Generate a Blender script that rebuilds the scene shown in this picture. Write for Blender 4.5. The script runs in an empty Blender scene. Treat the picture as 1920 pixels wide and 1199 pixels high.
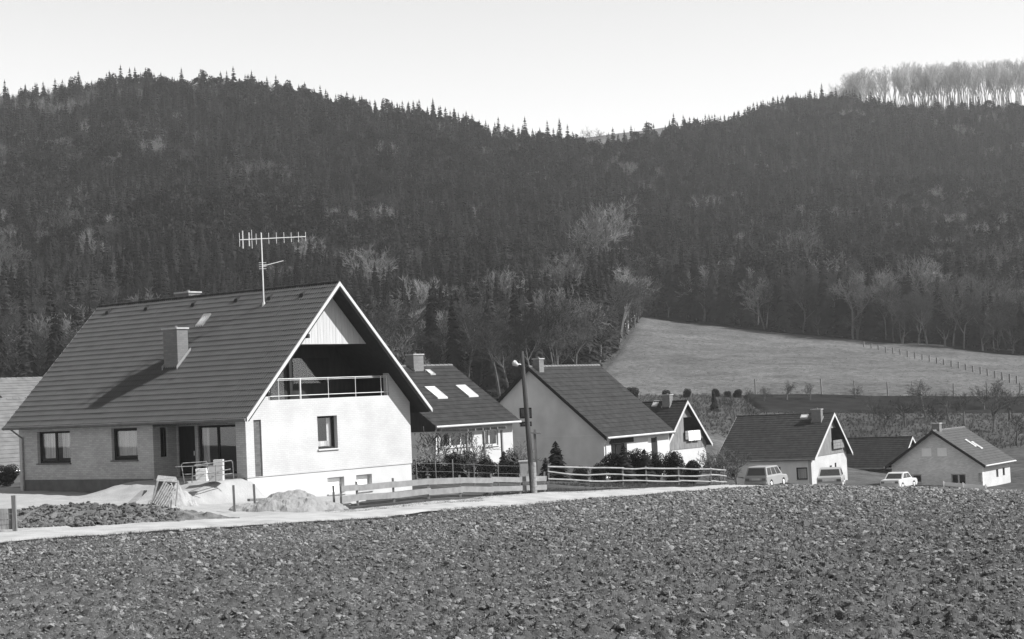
import bpy, bmesh, math, random
import numpy as np
from mathutils import Vector, Matrix
random.seed(7)
RNG = np.random.default_rng(11)
rad = math.radians
scene = bpy.context.scene
col = scene.collection

# ------------------------------------------------------------------ camera, sky, sun, exposure
F_PX, PITCH, ROLL = 3300.0, 0.0419, 0.045          # photograph is 1920 px wide
cam_d = bpy.data.cameras.new('camera'); cam = bpy.data.objects.new('camera', cam_d); col.objects.link(cam)
cam_d.sensor_width = 36.0; cam_d.lens = F_PX / 1920.0 * 36.0
cam_d.clip_start = 0.5; cam_d.clip_end = 6000
_f = Vector((0, math.cos(PITCH), math.sin(PITCH))); _r = Vector((1, 0, 0)); _u = _r.cross(_f)
CR = math.cos(ROLL) * _r - math.sin(ROLL) * _u
CU = math.sin(ROLL) * _r + math.cos(ROLL) * _u
CF = _f
cam.matrix_world = Matrix(((CR.x, CU.x, -CF.x, 0), (CR.y, CU.y, -CF.y, 0), (CR.z, CU.z, -CF.z, 0), (0, 0, 0, 1)))
scene.camera = cam

SUN_AZ, SUN_EL = rad(-12.0), rad(42.0)              # azimuth from +x towards +y
world = bpy.data.worlds.new('World'); scene.world = world; world.use_nodes = True
wn = world.node_tree; wn.nodes.clear()
sky = wn.nodes.new('ShaderNodeTexSky'); sky.sky_type = 'NISHITA'; sky.sun_disc = False
sky.sun_elevation = SUN_EL; sky.sun_rotation = rad(90.0) - SUN_AZ
sky.air_density = 3.0; sky.dust_density = 0.0; sky.ozone_density = 1.0
sep = wn.nodes.new('ShaderNodeSeparateColor')        # black-and-white film: panchromatic behind a red filter
comb = wn.nodes.new('ShaderNodeCombineColor')
bg = wn.nodes.new('ShaderNodeBackground'); bg.inputs['Strength'].default_value = 0.085
wo = wn.nodes.new('ShaderNodeOutputWorld')
wn.links.new(sky.outputs[0], sep.inputs[0])
for i in range(3): wn.links.new(sep.outputs[0], comb.inputs[i])
wn.links.new(comb.outputs[0], bg.inputs[0]); wn.links.new(bg.outputs[0], wo.inputs[0])

sun_d = bpy.data.lights.new('sun', 'SUN'); sun = bpy.data.objects.new('sun', sun_d); col.objects.link(sun)
sun_d.energy = 5.0; sun_d.angle = rad(0.53); sun_d.color = (1, 1, 1)
to_sun = Vector((math.cos(SUN_EL) * math.cos(SUN_AZ), math.cos(SUN_EL) * math.sin(SUN_AZ), math.sin(SUN_EL)))
sun.rotation_euler = to_sun.to_track_quat('Z', 'Y').to_euler()
sun.location = (60, -20, 80)
vs = scene.view_settings
vs.view_transform = 'Standard'; vs.look = 'None'; vs.exposure = 0.9; vs.gamma = 1.0; vs.use_curve_mapping = False
cy = scene.cycles
cy.use_denoising = True; cy.max_bounces = 6; cy.diffuse_bounces = 3; cy.glossy_bounces = 2
cy.transmission_bounces = 4; cy.transparent_max_bounces = 12; cy.volume_bounces = 1

# ------------------------------------------------------------------ picture <-> place
def ray(px, py): return CF + CR * ((px - 960) / F_PX) + CU * ((599.5 - py) / F_PX)
def at(px, py, y):                                     # point at depth y
    d = ray(px, py); return d * (y / d.y)
def tx(px, py=800):
    d = ray(px, py); return d.x / d.y
def hit(px, py, n, p0):
    d = ray(px, py); return d * (Vector(p0).dot(n) / d.dot(n))

# ------------------------------------------------------------------ noise
def _hash(ix, iy, s):
    h = (ix.astype(np.int64) * 374761393 + iy.astype(np.int64) * 668265263 + s * 974711) & 0xffffffff
    h = ((h ^ (h >> 13)) * 1274126177) & 0xffffffff
    return ((h ^ (h >> 16)) & 0xffffff) / float(0xffffff)
def vnoise(x, y, s=0):
    x = np.asarray(x, float); y = np.asarray(y, float)
    ix = np.floor(x); iy = np.floor(y); fx = x - ix; fy = y - iy
    fx = fx * fx * (3 - 2 * fx); fy = fy * fy * (3 - 2 * fy)
    a = _hash(ix, iy, s); b = _hash(ix + 1, iy, s); c = _hash(ix, iy + 1, s); d = _hash(ix + 1, iy + 1, s)
    return (a * (1 - fx) + b * fx) * (1 - fy) + (c * (1 - fx) + d * fx) * fy
def fbm(x, y, o=4, s=0):
    t = 0; a = .5
    for i in range(o): t = t + a * (vnoise(x * 2**i, y * 2**i, s + i) - .5); a *= .5
    return t * 2

# ------------------------------------------------------------------ terrain: height profiles along sight columns
PROF = {
 -900: [(44,1050),(60,1010),(85,930),(120,905),(200,860),(300,800),(450,640),(620,480),(760,370),(900,390),(1100,400),(1400,480)],
 -500: [(48,1040),(60,1000),(85,925),(120,905),(200,860),(300,790),(450,600),(620,425),(760,295),(900,320),(1100,350),(1400,420)],
 0:    [(52,1022),(56,1004),(60,985),(66,958),(83,922),(110,900),(180,870),(270,790),(430,560),(600,375),(760,238),(900,265),(1100,310),(1400,400)],
 250:  [(57,998),(60,986),(66,956),(84,917),(110,890),(180,860),(270,785),(430,540),(600,345),(760,200),(900,228),(1100,280),(1400,380)],
 450:  [(59,990),(63,977),(68,958),(75,937),(95,915),(130,890),(200,850),(280,775),(430,550),(600,365),(755,214),(900,245),(1100,290),(1400,390)],
 770:  [(66,967),(69,955),(73,943),(76,935),(82,916),(105,885),(140,860),(200,820),(280,750),(430,570),(600,390),(740,272),(900,300),(1100,310),(1400,400)],
 1000: [(76,944),(81,931),(86,921),(100,902),(114,893),(150,872),(200,820),(270,745),(420,600),(600,418),(740,306),(860,325),(1100,282),(1400,360)],
 1110: [(82,934),(88,923),(100,909),(118,893),(150,872),(195,810),(255,739),(330,680),(420,612),(600,440),(745,322),(880,335),(1100,262),(1400,340)],
 1215: [(87,928),(92,919),(100,911),(120,896),(158,890),(200,800),(250,743),(430,598),(600,450),(770,318),(900,330),(1100,250),(1400,330)],
 1300: [(92,921),(97,916),(102,911),(125,912),(158,892),(200,800),(250,743),(425,607),(620,440),(820,302),(930,315),(1100,238),(1400,320)],
 1500: [(100,913),(106,914),(120,915),(158,908),(185,875),(215,800),(250,743),(400,632),(650,430),(960,238),(1080,255),(1200,240),(1400,320)],
 1700: [(97,917),(110,923),(150,915),(185,890),(205,818),(230,778),(252,745),(375,652),(680,410),(1000,212),(1150,235),(1400,330)],
 1920: [(88,925),(100,935),(150,922),(200,830),(230,784),(252,746),(360,672),(690,400),(1020,203),(1170,228),(1400,320)],
 2400: [(85,920),(100,930),(150,900),(200,815),(252,732),(360,650),(690,370),(1020,190),(1170,212),(1400,300)],
 2900: [(85,905),(100,915),(150,880),(200,800),(252,720),(360,640),(690,360),(1020,190),(1170,212),(1400,300)],
}
def _pchip(X, Y):
    X = np.array(X, float); Y = np.array(Y, float); h = np.diff(X); d = np.diff(Y) / h
    m = np.zeros(len(X)); m[0] = d[0]; m[-1] = d[-1]
    for i in range(1, len(X) - 1):
        if d[i-1] * d[i] > 0:
            w1 = 2 * h[i] + h[i-1]; w2 = h[i] + 2 * h[i-1]; m[i] = (w1 + w2) / (w1 / d[i-1] + w2 / d[i])
    def ev(q):
        q = np.clip(q, X[0], X[-1]); i = np.clip(np.searchsorted(X, q) - 1, 0, len(X) - 2)
        t = (q - X[i]) / h[i]; t2 = t * t; t3 = t2 * t
        return (2*t3-3*t2+1)*Y[i] + (t3-2*t2+t)*h[i]*m[i] + (-2*t3+3*t2)*Y[i+1] + (t3-t2)*h[i]*m[i+1]
    return ev
_cols = []
for p, L in sorted(PROF.items()):
    X = [-80, 0, 17, 35]; Y = [1.5, -1.7, -2.42, -3.02 - (0.15 if p < 100 else 0)]
    for d, py in L:
        q = at(p, py, d); X.append(d); Y.append(q.z)
    _cols.append((tx(p), _pchip(X, Y)))
_TX = np.array([c[0] for c in _cols])
def ground(x, y):
    x = np.atleast_1d(np.asarray(x, float)); y = np.atleast_1d(np.asarray(y, float))
    t = np.clip(x / np.maximum(y, 30.0), _TX[0], _TX[-1])
    z = np.zeros_like(x); allz = np.stack([c[1](y) for c in _cols])
    i = np.clip(np.searchsorted(_TX, t) - 1, 0, len(_TX) - 2)
    f = (t - _TX[i]) / (_TX[i+1] - _TX[i]); n = len(_TX); r = np.arange(len(x))
    p0 = allz[np.maximum(i-1, 0), r]; p1 = allz[i, r]; p2 = allz[i+1, r]; p3 = allz[np.minimum(i+2, n-1), r]
    lin = p1 + (p2 - p1) * f
    sm = p1 + (p2 - p1) * (f * f * (3 - 2 * f))
    z = lin * .5 + sm * .5
    z = z + fbm(x / 90, y / 90, 3, 5) * 9 * np.clip((y - 430) / 150, 0, 1) * np.clip((1100 - y) / 200, 0, 1) * .5
    return z
def g1(x, y): return float(ground([x], [y])[0])
def ground_hit(px, py, d0=150, d1=1300):
    ds = np.arange(d0, d1, 2.0); r = ray(px, py)
    P = np.array([(r.x / r.y * d, d, r.z / r.y * d) for d in ds])
    k = np.where(ground(P[:, 0], P[:, 1]) > P[:, 2])[0]
    return Vector(P[k[0]]) if len(k) else None
# near edge of the track = far edge of the ploughed field, as depth over sight column
_EPX = np.array([-900,-500,-150, 0, 300, 450, 650, 770, 1000, 1150, 1300, 1420, 1500, 1700, 1920, 2400, 2900])
_EDD = np.array([42, 46, 50.5, 52.3, 57.0, 59.2, 63.0, 66.0, 75.5, 83.0, 91.5, 98., 106, 112, 112, 112, 112])
_ET = np.array([tx(p) for p in _EPX])
def field_edge(t): return np.interp(t, _ET, _EDD)

# ------------------------------------------------------------------ materials (all neutral: the photograph is black and white)
MATS = {}; ALB = .88                               # scales base colours down to balance the raised exposure
def new_mat(name):
    m = bpy.data.materials.new(name); m.use_nodes = True; nt = m.node_tree
    return m, nt, nt.nodes['Principled BSDF']
def mat(name, base, rough=.8, var=.15, scale=3.0, bump=0.0, bscale=None, spec=.25, metal=0.0, detail=5, rand=0.0, stretch=None, pos=False):
    if name in MATS: return MATS[name]
    base = base*ALB
    m, nt, b = new_mat(name); N = nt.nodes; L = nt.links
    b.inputs['Roughness'].default_value = rough; b.inputs['Metallic'].default_value = metal
    b.inputs['Specular IOR Level'].default_value = spec
    tc = N.new('ShaderNodeNewGeometry') if pos else N.new('ShaderNodeTexCoord'); vec = tc.outputs['Position' if pos else 'Object']
    if stretch:
        mp = N.new('ShaderNodeMapping'); mp.inputs['Scale'].default_value = stretch; L.new(vec, mp.inputs[0]); vec = mp.outputs[0]
    nz = N.new('ShaderNodeTexNoise'); nz.inputs['Scale'].default_value = scale; nz.inputs['Detail'].default_value = detail
    L.new(vec, nz.inputs['Vector'])
    mr = N.new('ShaderNodeMapRange'); mr.inputs[1].default_value = .3; mr.inputs[2].default_value = .7
    mr.inputs[3].default_value = base * (1 - var); mr.inputs[4].default_value = base * (1 + var)
    L.new(nz.outputs[0], mr.inputs[0]); out = mr.outputs[0]
    if rand:
        oi = N.new('ShaderNodeObjectInfo'); r2 = N.new('ShaderNodeMapRange')
        r2.inputs[3].default_value = 1 - rand; r2.inputs[4].default_value = 1 + rand
        L.new(oi.outputs['Random'], r2.inputs[0])
        mu = N.new('ShaderNodeMath'); mu.operation = 'MULTIPLY'; L.new(out, mu.inputs[0]); L.new(r2.outputs[0], mu.inputs[1]); out = mu.outputs[0]
    cc = N.new('ShaderNodeCombineColor')
    for i in range(3): L.new(out, cc.inputs[i])
    L.new(cc.outputs[0], b.inputs['Base Color'])
    if bump:
        n2 = N.new('ShaderNodeTexNoise'); n2.inputs['Scale'].default_value = bscale or scale * 4; n2.inputs['Detail'].default_value = 4
        L.new(vec, n2.inputs['Vector'])
        bp = N.new('ShaderNodeBump'); bp.inputs['Strength'].default_value = bump; bp.inputs['Distance'].default_value = .05
        L.new(n2.outputs[0], bp.inputs['Height']); L.new(bp.outputs[0], b.inputs['Normal'])
    MATS[name] = m; return m
def mat_brick(name, base, mortar, var=.12, bump=.4):
    base, mortar = base*ALB, mortar*ALB
    m, nt, b = new_mat(name); N = nt.nodes; L = nt.links
    b.inputs['Roughness'].default_value = .9; b.inputs['Specular IOR Level'].default_value = .15
    tc = N.new('ShaderNodeTexCoord'); sp = N.new('ShaderNodeSeparateXYZ'); L.new(tc.outputs['Object'], sp.inputs[0])
    ad = N.new('ShaderNodeMath'); L.new(sp.outputs[0], ad.inputs[0]); L.new(sp.outputs[1], ad.inputs[1])
    cv = N.new('ShaderNodeCombineXYZ'); L.new(ad.outputs[0], cv.inputs[0]); L.new(sp.outputs[2], cv.inputs[1])
    br = N.new('ShaderNodeTexBrick'); L.new(cv.outputs[0], br.inputs['Vector'])
    br.inputs['Scale'].default_value = 1.0; br.inputs['Brick Width'].default_value = .25; br.inputs['Row Height'].default_value = .083
    br.inputs['Mortar Size'].default_value = .008; br.inputs['Mortar Smooth'].default_value = .3
    br.inputs['Color1'].default_value = (base*(1-var),)*3 + (1,); br.inputs['Color2'].default_value = (base*(1+var),)*3 + (1,)
    br.inputs['Mortar'].default_value = (mortar,)*3 + (1,)
    nz = N.new('ShaderNodeTexNoise'); nz.inputs['Scale'].default_value = .7; nz.inputs['Detail'].default_value = 6; L.new(tc.outputs['Object'], nz.inputs['Vector'])
    mr = N.new('ShaderNodeMapRange'); mr.inputs[1].default_value = .3; mr.inputs[2].default_value = .7; mr.inputs[3].default_value = .86; mr.inputs[4].default_value = 1.06
    L.new(nz.outputs[0], mr.inputs[0])
    mx = N.new('ShaderNodeVectorMath'); mx.operation = 'SCALE'; L.new(br.outputs[0], mx.inputs[0]); L.new(mr.outputs[0], mx.inputs['Scale'])
    L.new(mx.outputs[0], b.inputs['Base Color'])
    bp = N.new('ShaderNodeBump'); bp.inputs['Strength'].default_value = bump; bp.inputs['Distance'].default_value = .012; bp.invert = True
    L.new(br.outputs['Fac'], bp.inputs['Height']); L.new(bp.outputs[0], b.inputs['Normal'])
    MATS[name] = m; return m
def mat_glass(name='window_glass'):
    m = bpy.data.materials.new(name); m.use_nodes = True; nt = m.node_tree; N = nt.nodes; L = nt.links; N.clear()
    o = N.new('ShaderNodeOutputMaterial'); t = N.new('ShaderNodeBsdfTransparent'); t.inputs[0].default_value = (.93, .93, .93, 1)
    g = N.new('ShaderNodeBsdfGlossy'); g.inputs['Roughness'].default_value = .02; g.inputs[0].default_value = (.95,)*3 + (1,)
    lw = N.new('ShaderNodeLayerWeight'); pw_ = N.new('ShaderNodeMath'); pw_.operation = 'POWER'; pw_.inputs[1].default_value = 4.0; lw.inputs[0].default_value = .5
    fr = N.new('ShaderNodeMath'); fr.operation = 'MULTIPLY_ADD'; fr.inputs[1].default_value = .9; fr.inputs[2].default_value = .045
    L.new(lw.outputs['Facing'], pw_.inputs[0]); L.new(pw_.outputs[0], fr.inputs[0])
    mx = N.new('ShaderNodeMixShader'); L.new(fr.outputs[0], mx.inputs[0]); L.new(t.outputs[0], mx.inputs[1]); L.new(g.outputs[0], mx.inputs[2])
    L.new(mx.outputs[0], o.inputs[0]); MATS[name] = m; return m
M_whitebrick = mat_brick('white_brick', .46, .39, .03, .35)
M_greybrick = mat_brick('grey_brick', .44, .32, .12, .5)
M_glass = mat_glass()
M_tile = mat('roof_tile_clay', .072, .75, .09, 1.3, .2, 30, spec=.12, pos=True)
M_slate = mat('roof_dark', .03, .8, .3, 2.2, .3, 12, spec=.1)
M_slate2 = mat('roof_grey', .055, .75, .25, 2.2, .3, 12)
M_slate3 = mat('roof_pale', .13, .8, .2, 2.0, .3, 12)
M_white = mat('white_paint', .46, .55, .05, 2.0)
M_render = mat('pale_render', .45, .9, .06, 1.2, .15, 25)
M_greyrender = mat('grey_render', .62, .95, .12, .8, .25, 20)
M_greyrender2 = mat('grey_render_light', .66, .95, .1, .8, .25, 20)
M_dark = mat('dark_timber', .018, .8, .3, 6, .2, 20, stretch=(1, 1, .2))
M_timber = mat('weathered_timber', .17, .85, .35, 9, .3, 30, stretch=(1, 1, .12))
M_plank = mat('pale_plank', .20, .85, .18, 3, .3, 30)
M_rail = mat('split_rail', .27, .85, .2, 3, .4, 20)
M_post = mat('grey_post', .22, .9, .3, 8, .4, 20)
M_boards = mat('pale_boards', .42, .8, .12, 14, .25, 16, stretch=(1, 1, .05))
M_plinth = mat('dark_plinth', .12, .9, .25, 2.0, .2)
M_metal = mat('galvanised_metal', .4, .4, .08, 6, metal=.6)
M_alu = mat('aluminium', .75, .35, .05, 6, metal=.5)
M_curtain = mat('curtain_cloth', .55, .9, .3, 3, stretch=(5, 5, .1), detail=2)
M_blind = mat('roller_blind', .9, .8, .04, 3)
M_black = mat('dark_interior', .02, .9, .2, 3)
M_conc = mat('concrete', .36, .9, .12, 2.5, .2)
M_chim = mat_brick('chimney_brick', .17, .14, .12, .5)
M_sand = mat('sand', .29, .95, .12, 1.6, .5, 14, detail=8)
M_gravel = mat('track_gravel', .33, .95, .2, 1.1, .5, 16, detail=8)
M_soil = mat('field_soil', .07, .95, .4, 2.5, .6, 22, detail=9, spec=0)
M_clod = mat('soil_clod', .20, .95, .35, 9, .6, 40, rand=.55, spec=0, detail=6)
M_earth = mat('earth_mound', .11, .95, .45, 2.2, .7, 12, detail=8)
M_strip = mat('dark_ploughland', .022, .95, .35, .4, .5, 2, detail=8, spec=0)
M_needle = mat('spruce_needles', .017, .9, .4, .5, rand=.75, spec=0)
M_needle_g = mat('garden_needles', .02, .9, .35, 3, rand=.3, spec=0)
M_twig = mat('bare_twigs', .15, .9, .3, .7, rand=.35, spec=0)
M_twig_d = mat('dark_bare_twigs', .045, .9, .3, .7, rand=.35, spec=0)
M_bark = mat('bark', .10, .95, .35, 5, .4, 14)
M_barkp = mat('pale_bark', .12, .95, .3, 3, .4, 14)
M_leaf = mat('evergreen_leaf', .022, .9, .4, 4, rand=.3, spec=0)
M_tyre = mat('tyre_rubber', .02, .8, .1, 5)
M_tar = mat('tarred_pole', .05, .8, .35, 6, .3, 20, stretch=(1, 1, .1))

def mat_ground(name, lo_, hi_):
    m, nt, b = new_mat(name); N = nt.nodes; L = nt.links
    b.inputs['Roughness'].default_value = .95; b.inputs['Specular IOR Level'].default_value = .1
    tc = N.new('ShaderNodeTexCoord')
    def noise(s, d=6):
        n = N.new('ShaderNodeTexNoise'); n.inputs['Scale'].default_value = s; n.inputs['Detail'].default_value = d
        L.new(tc.outputs['Object'], n.inputs['Vector']); return n.outputs[0]
    def rng(o, a, c, lo=.32, hi=.68):
        r = N.new('ShaderNodeMapRange'); r.inputs[1].default_value = lo; r.inputs[2].default_value = hi; r.inputs[3].default_value = a; r.inputs[4].default_value = c
        L.new(o, r.inputs[0]); return r.outputs[0]
    def mul(a, c):
        q = N.new('ShaderNodeMath'); q.operation = 'MULTIPLY'; L.new(a, q.inputs[0]); L.new(c, q.inputs[1]); return q.outputs[0]
    v = mul(mul(rng(noise(.03, 4), lo_, hi_), rng(noise(.14, 6), .78, 1.22)), rng(noise(1.1, 5), .6, 1.4))
    cc = N.new('ShaderNodeCombineColor')
    for i in range(3): L.new(v, cc.inputs[i])
    L.new(cc.outputs[0], b.inputs['Base Color'])
    bp = N.new('ShaderNodeBump'); bp.inputs['Strength'].default_value = .7; bp.inputs['Distance'].default_value = .2
    L.new(noise(2.5, 8), bp.inputs['Height']); L.new(bp.outputs[0], b.inputs['Normal'])
    return m
M_ground = mat_ground('grass_ground', .04, .07)
M_meadow = mat_ground('meadow_grass', .07, .10)
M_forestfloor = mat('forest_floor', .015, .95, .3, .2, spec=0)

# ------------------------------------------------------------------ mesh builder
class MB:
    def __init__(s): s.v = []; s.f = []
    def add(s, V, Fc):
        o = len(s.v); s.v += [tuple(p) for p in V]; s.f += [tuple(i + o for i in f) for f in Fc]; return s
    def hexa(s, p):                                     # 8 points: bottom 4, top 4
        return s.add(p, [(3,2,1,0),(4,5,6,7),(0,1,5,4),(1,2,6,5),(2,3,7,6),(3,0,4,7)])
    def box(s, x0, x1, y0, y1, z0, z1):
        return s.hexa([(x0,y0,z0),(x1,y0,z0),(x1,y1,z0),(x0,y1,z0),(x0,y0,z1),(x1,y0,z1),(x1,y1,z1),(x0,y1,z1)])
    def bar(s, p, q, w, h, up=(0, 0, 1)):               # rectangular bar from p to q
        p = Vector(p); q = Vector(q); d = (q - p).normalized(); up = Vector(up)
        if abs(d.dot(up)) > .98: up = Vector((1, 0, 0))
        r = d.cross(up).normalized() * (w / 2); u = r.cross(d).normalized() * (h / 2)
        return s.hexa([p-r-u, p+r-u, q+r-u, q-r-u, p-r+u, p+r+u, q+r+u, q-r+u])
    def tube(s, p, q, r0, r1=None, n=8, cap=True):
        p = Vector(p); q = Vector(q); r1 = r0 if r1 is None else r1
        d = (q - p).normalized(); a = d.orthogonal().normalized(); b = d.cross(a)
        V = []
        for c, r in ((p, r0), (q, r1)):
            for i in range(n):
                t = 2 * math.pi * i / n; V.append(c + a * (r * math.cos(t)) + b * (r * math.sin(t)))
        Fc = [(i, (i+1) % n, n + (i+1) % n, n + i) for i in range(n)]
        if cap: Fc += [tuple(range(n))[::-1], tuple(range(n, 2*n))]
        return s.add(V, Fc)
    def prism(s, poly, off):                            # planar polygon extruded by vector
        off = Vector(off); n = len(poly); V = [Vector(p) for p in poly] + [Vector(p) + off for p in poly]
        return s.add(V, [tuple(range(n))[::-1], tuple(range(n, 2*n))] + [(i, (i+1) % n, n + (i+1) % n, n + i) for i in range(n)])
    def build(s, name, m, parent=None, smooth=False, norm=True):
        me = bpy.data.meshes.new(name); V = s.v
        if parent is not None:
            zz = parent.get('_z', 0.0); xx = parent.get('_x', 0.0); yy = parent.get('_y', 0.0)
            V = [(a - xx, b - yy, c - zz) for a, b, c in V]
        me.from_pydata(V, [], s.f)
        if norm:
            bm = bmesh.new(); bm.from_mesh(me); bmesh.ops.recalc_face_normals(bm, faces=bm.faces); bm.to_mesh(me); bm.free()
        if smooth:
            for p in me.polygons: p.use_smooth = True
        me.materials.append(m); o = bpy.data.objects.new(name, me); col.objects.link(o)
        if parent is not None:
            o.parent = parent
            for k in ('_x', '_y', '_z'): o[k] = parent.get(k, 0.0)
        return o
def np_mesh(name, V, Fq, m, smooth=False):
    me = bpy.data.meshes.new(name); V = np.asarray(V, np.float32); Fq = np.asarray(Fq, np.int32); k = Fq.shape[1]
    me.vertices.add(len(V)); me.vertices.foreach_set('co', V.ravel())
    me.loops.add(Fq.size); me.loops.foreach_set('vertex_index', Fq.ravel())
    me.polygons.add(len(Fq)); me.polygons.foreach_set('loop_start', np.arange(0, Fq.size, k, dtype=np.int32))
    me.polygons.foreach_set('use_smooth', np.full(len(Fq), bool(smooth)))
    me.update(calc_edges=True); me.validate()
    if m: me.materials.append(m)
    return me
def link(name, me, kind=None):
    o = bpy.data.objects.new(name, me); col.objects.link(o)
    if kind: o['kind'] = kind
    return o
def grid_mesh(name, X, Y, Z, m, smooth=True):
    r, c = X.shape; idx = np.arange(r * c).reshape(r, c)
    Fq = np.stack([idx[:-1, :-1], idx[:-1, 1:], idx[1:, 1:], idx[1:, :-1]], -1).reshape(-1, 4)
    return np_mesh(name, np.stack([X, Y, Z], -1).reshape(-1, 3), Fq, m, smooth)
def thing(name, label, cat, loc=(0, 0, 0), rz=0.0, group=None, kind=None):
    o = bpy.data.objects.new(name, None); col.objects.link(o); o.empty_display_size = .3
    o.location = loc; o.rotation_euler = (0, 0, rz)
    tag(o, label, cat, group); return o
def tag(o, label, cat, group=None):
    o['label'] = label; o['category'] = cat
    if group: o['group'] = group
    return o
def frame_thing(name, label, cat, loc, rz=0.0, group=None):       # parts are written in local x,y but absolute z
    o = thing(name, label, cat, loc, rz, group); o['_z'] = loc[2]; return o
def world_thing(name, label, cat, loc, group=None):               # parts are written in world coordinates
    o = thing(name, label, cat, loc, 0, group); o['_x'], o['_y'], o['_z'] = loc[0], loc[1], loc[2]; return o

# ------------------------------------------------------------------ ground sheet, field, track, yard, meadow
def smooth01(x): x = np.clip(x, 0, 1); return x * x * (3 - 2 * x)
# frame of the big white house, needed for the yard
HX, HY, HYAW, HW, HL, HE, HR = -11.32, 73.6, .910, 10.42, 15.09, -.53, 5.24
ha = Vector((math.cos(HYAW), math.sin(HYAW), 0)); hb = Vector((-math.sin(HYAW), math.cos(HYAW), 0))
def to_main(x, y):
    dx = x - HX; dy = y - HY; return dx * ha.x + dy * ha.y, dx * hb.x + dy * hb.y
def main_world(u, v): p = Vector((HX, HY, 0)) + ha * u + hb * v; return p.x, p.y

def build_ground():
    t = np.concatenate([np.linspace(-1.15, -.36, 30)[:-1], np.linspace(-.36, .36, 220), np.linspace(.36, 1.15, 30)[1:]])
    d = np.concatenate([np.linspace(-70, 10, 12), np.linspace(14, 50, 26), np.linspace(51, 130, 120), np.linspace(132, 480, 110), np.linspace(486, 900, 70), np.linspace(920, 1500, 24)])
    T, D = np.meshgrid(t, d); X = T * np.maximum(D, 30.0); Y = D
    Z = ground(X.ravel(), Y.ravel()).reshape(X.shape)
    fe = field_edge(T); Z = Z - .22 * smooth01((fe - .3 - D) / 1.2)
    Z = Z + fbm(X / 1.7, Y / 1.7, 3, 3) * .05 * ((D > 50) & (D < 480)) - .06 * ((D > 50) & (D < 480))
    link('ground', grid_mesh('ground', X, Y, Z, M_ground), 'structure')
build_ground()

def soil_h(X, Y):
    h = fbm(X / 1.1, Y / 1.1, 2, 20) * .05
    h += (np.abs(fbm(X / .34, Y / .34, 2, 31))) * .12
    h += np.clip(vnoise(X / .13, Y / .13, 41) - .5, 0, 1) * .13 + (vnoise(X / .055, Y / .055, 43) - .5) * .045
    return h
def build_field():
    nt_, nd = 1200, 500
    t = np.linspace(-.5, .5, nt_); s = np.linspace(0, 1, nd)
    d0 = 11.0
    p = 1.55                                            # row spacing grows with distance
    T, S = np.meshgrid(t, s); D1 = field_edge(T) + .35 + fbm(T * 60, T * 0 + 3.3, 3, 9) * .55
    q = 1 - p
    D = (d0**q + S * (D1**q - d0**q)) ** (1 / q)
    X = T * np.maximum(D, 30.0); X = np.where(D < 30, T * 30 * (.55 + .45 * D / 30), X); Y = D
    Z = ground(X.ravel(), Y.ravel()).reshape(X.shape) + soil_h(X, Y) - .02
    Z -= .16 * smooth01(1 - (D1 - D) / .9)
    link('field', grid_mesh('field', X, Y, Z, M_soil, smooth=False), 'structure')
build_field()

TRACK = [(-900,44.5,1.9),(-500,48.6,1.9),(-150,53,1.9),(0,54.9,1.9),(300,59.6,1.9),(450,62.0,1.8),(650,66.3,1.7),(770,69.6,1.7),(900,74.4,1.7),(1000,79.5,1.9),(1100,84.8,1.9),(1200,90.4,1.7),(1300,95.8,1.6),(1400,102.5,1.7),(1470,113.,2.2),(1530,123.,2.6),(1620,136,2.8),(1720,143.,2.6),(1850,142,2.0),(2000,140,2),(2400,138,2)]
def ribbon(name, pts, m, kind, lift=.06, sub=10, cross=7, noise=.03):
    P = np.array([(tx(p) * d, d, w) for p, d, w in pts]); n = len(P)
    tt = np.linspace(0, n - 1, (n - 1) * sub + 1); k = np.clip(tt.astype(int), 0, n - 2); f = (tt - k)[:, None]
    g = lambda i: P[np.clip(i, 0, n - 1)]
    p0, p1, p2, p3 = g(k - 1), g(k), g(k + 1), g(k + 2)
    C = .5 * ((2*p1) + (-p0+p2)*f + (2*p0-5*p1+4*p2-p3)*f**2 + (-p0+3*p1-3*p2+p3)*f**3)
    dd = np.gradient(C[:, :2], axis=0); dd /= np.linalg.norm(dd, axis=1)[:, None]; nn = np.stack([-dd[:, 1], dd[:, 0]], -1)
    s = np.linspace(-1, 1, cross); jit = fbm(tt[:, None] * 3 + 0 * s, s[None] * 2 + 0 * tt[:, None], 3, 77) * .35
    W = C[:, 2:3] * s[None] + jit * np.abs(s)[None]
    X = C[:, :1] + nn[:, :1] * W; Y = C[:, 1:2] + nn[:, 1:] * W
    Z = ground(X.ravel(), Y.ravel()).reshape(X.shape) + lift + noise * fbm(X, Y, 3, 8) - .05 * (np.abs(s)[None] > .99)
    Z += -.03 * np.exp(-((np.abs(s)[None] - .45) / .16) ** 2)
    link(name, grid_mesh(name, X, Y, Z, m), kind)
ribbon('track', TRACK, M_gravel, 'structure')

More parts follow.
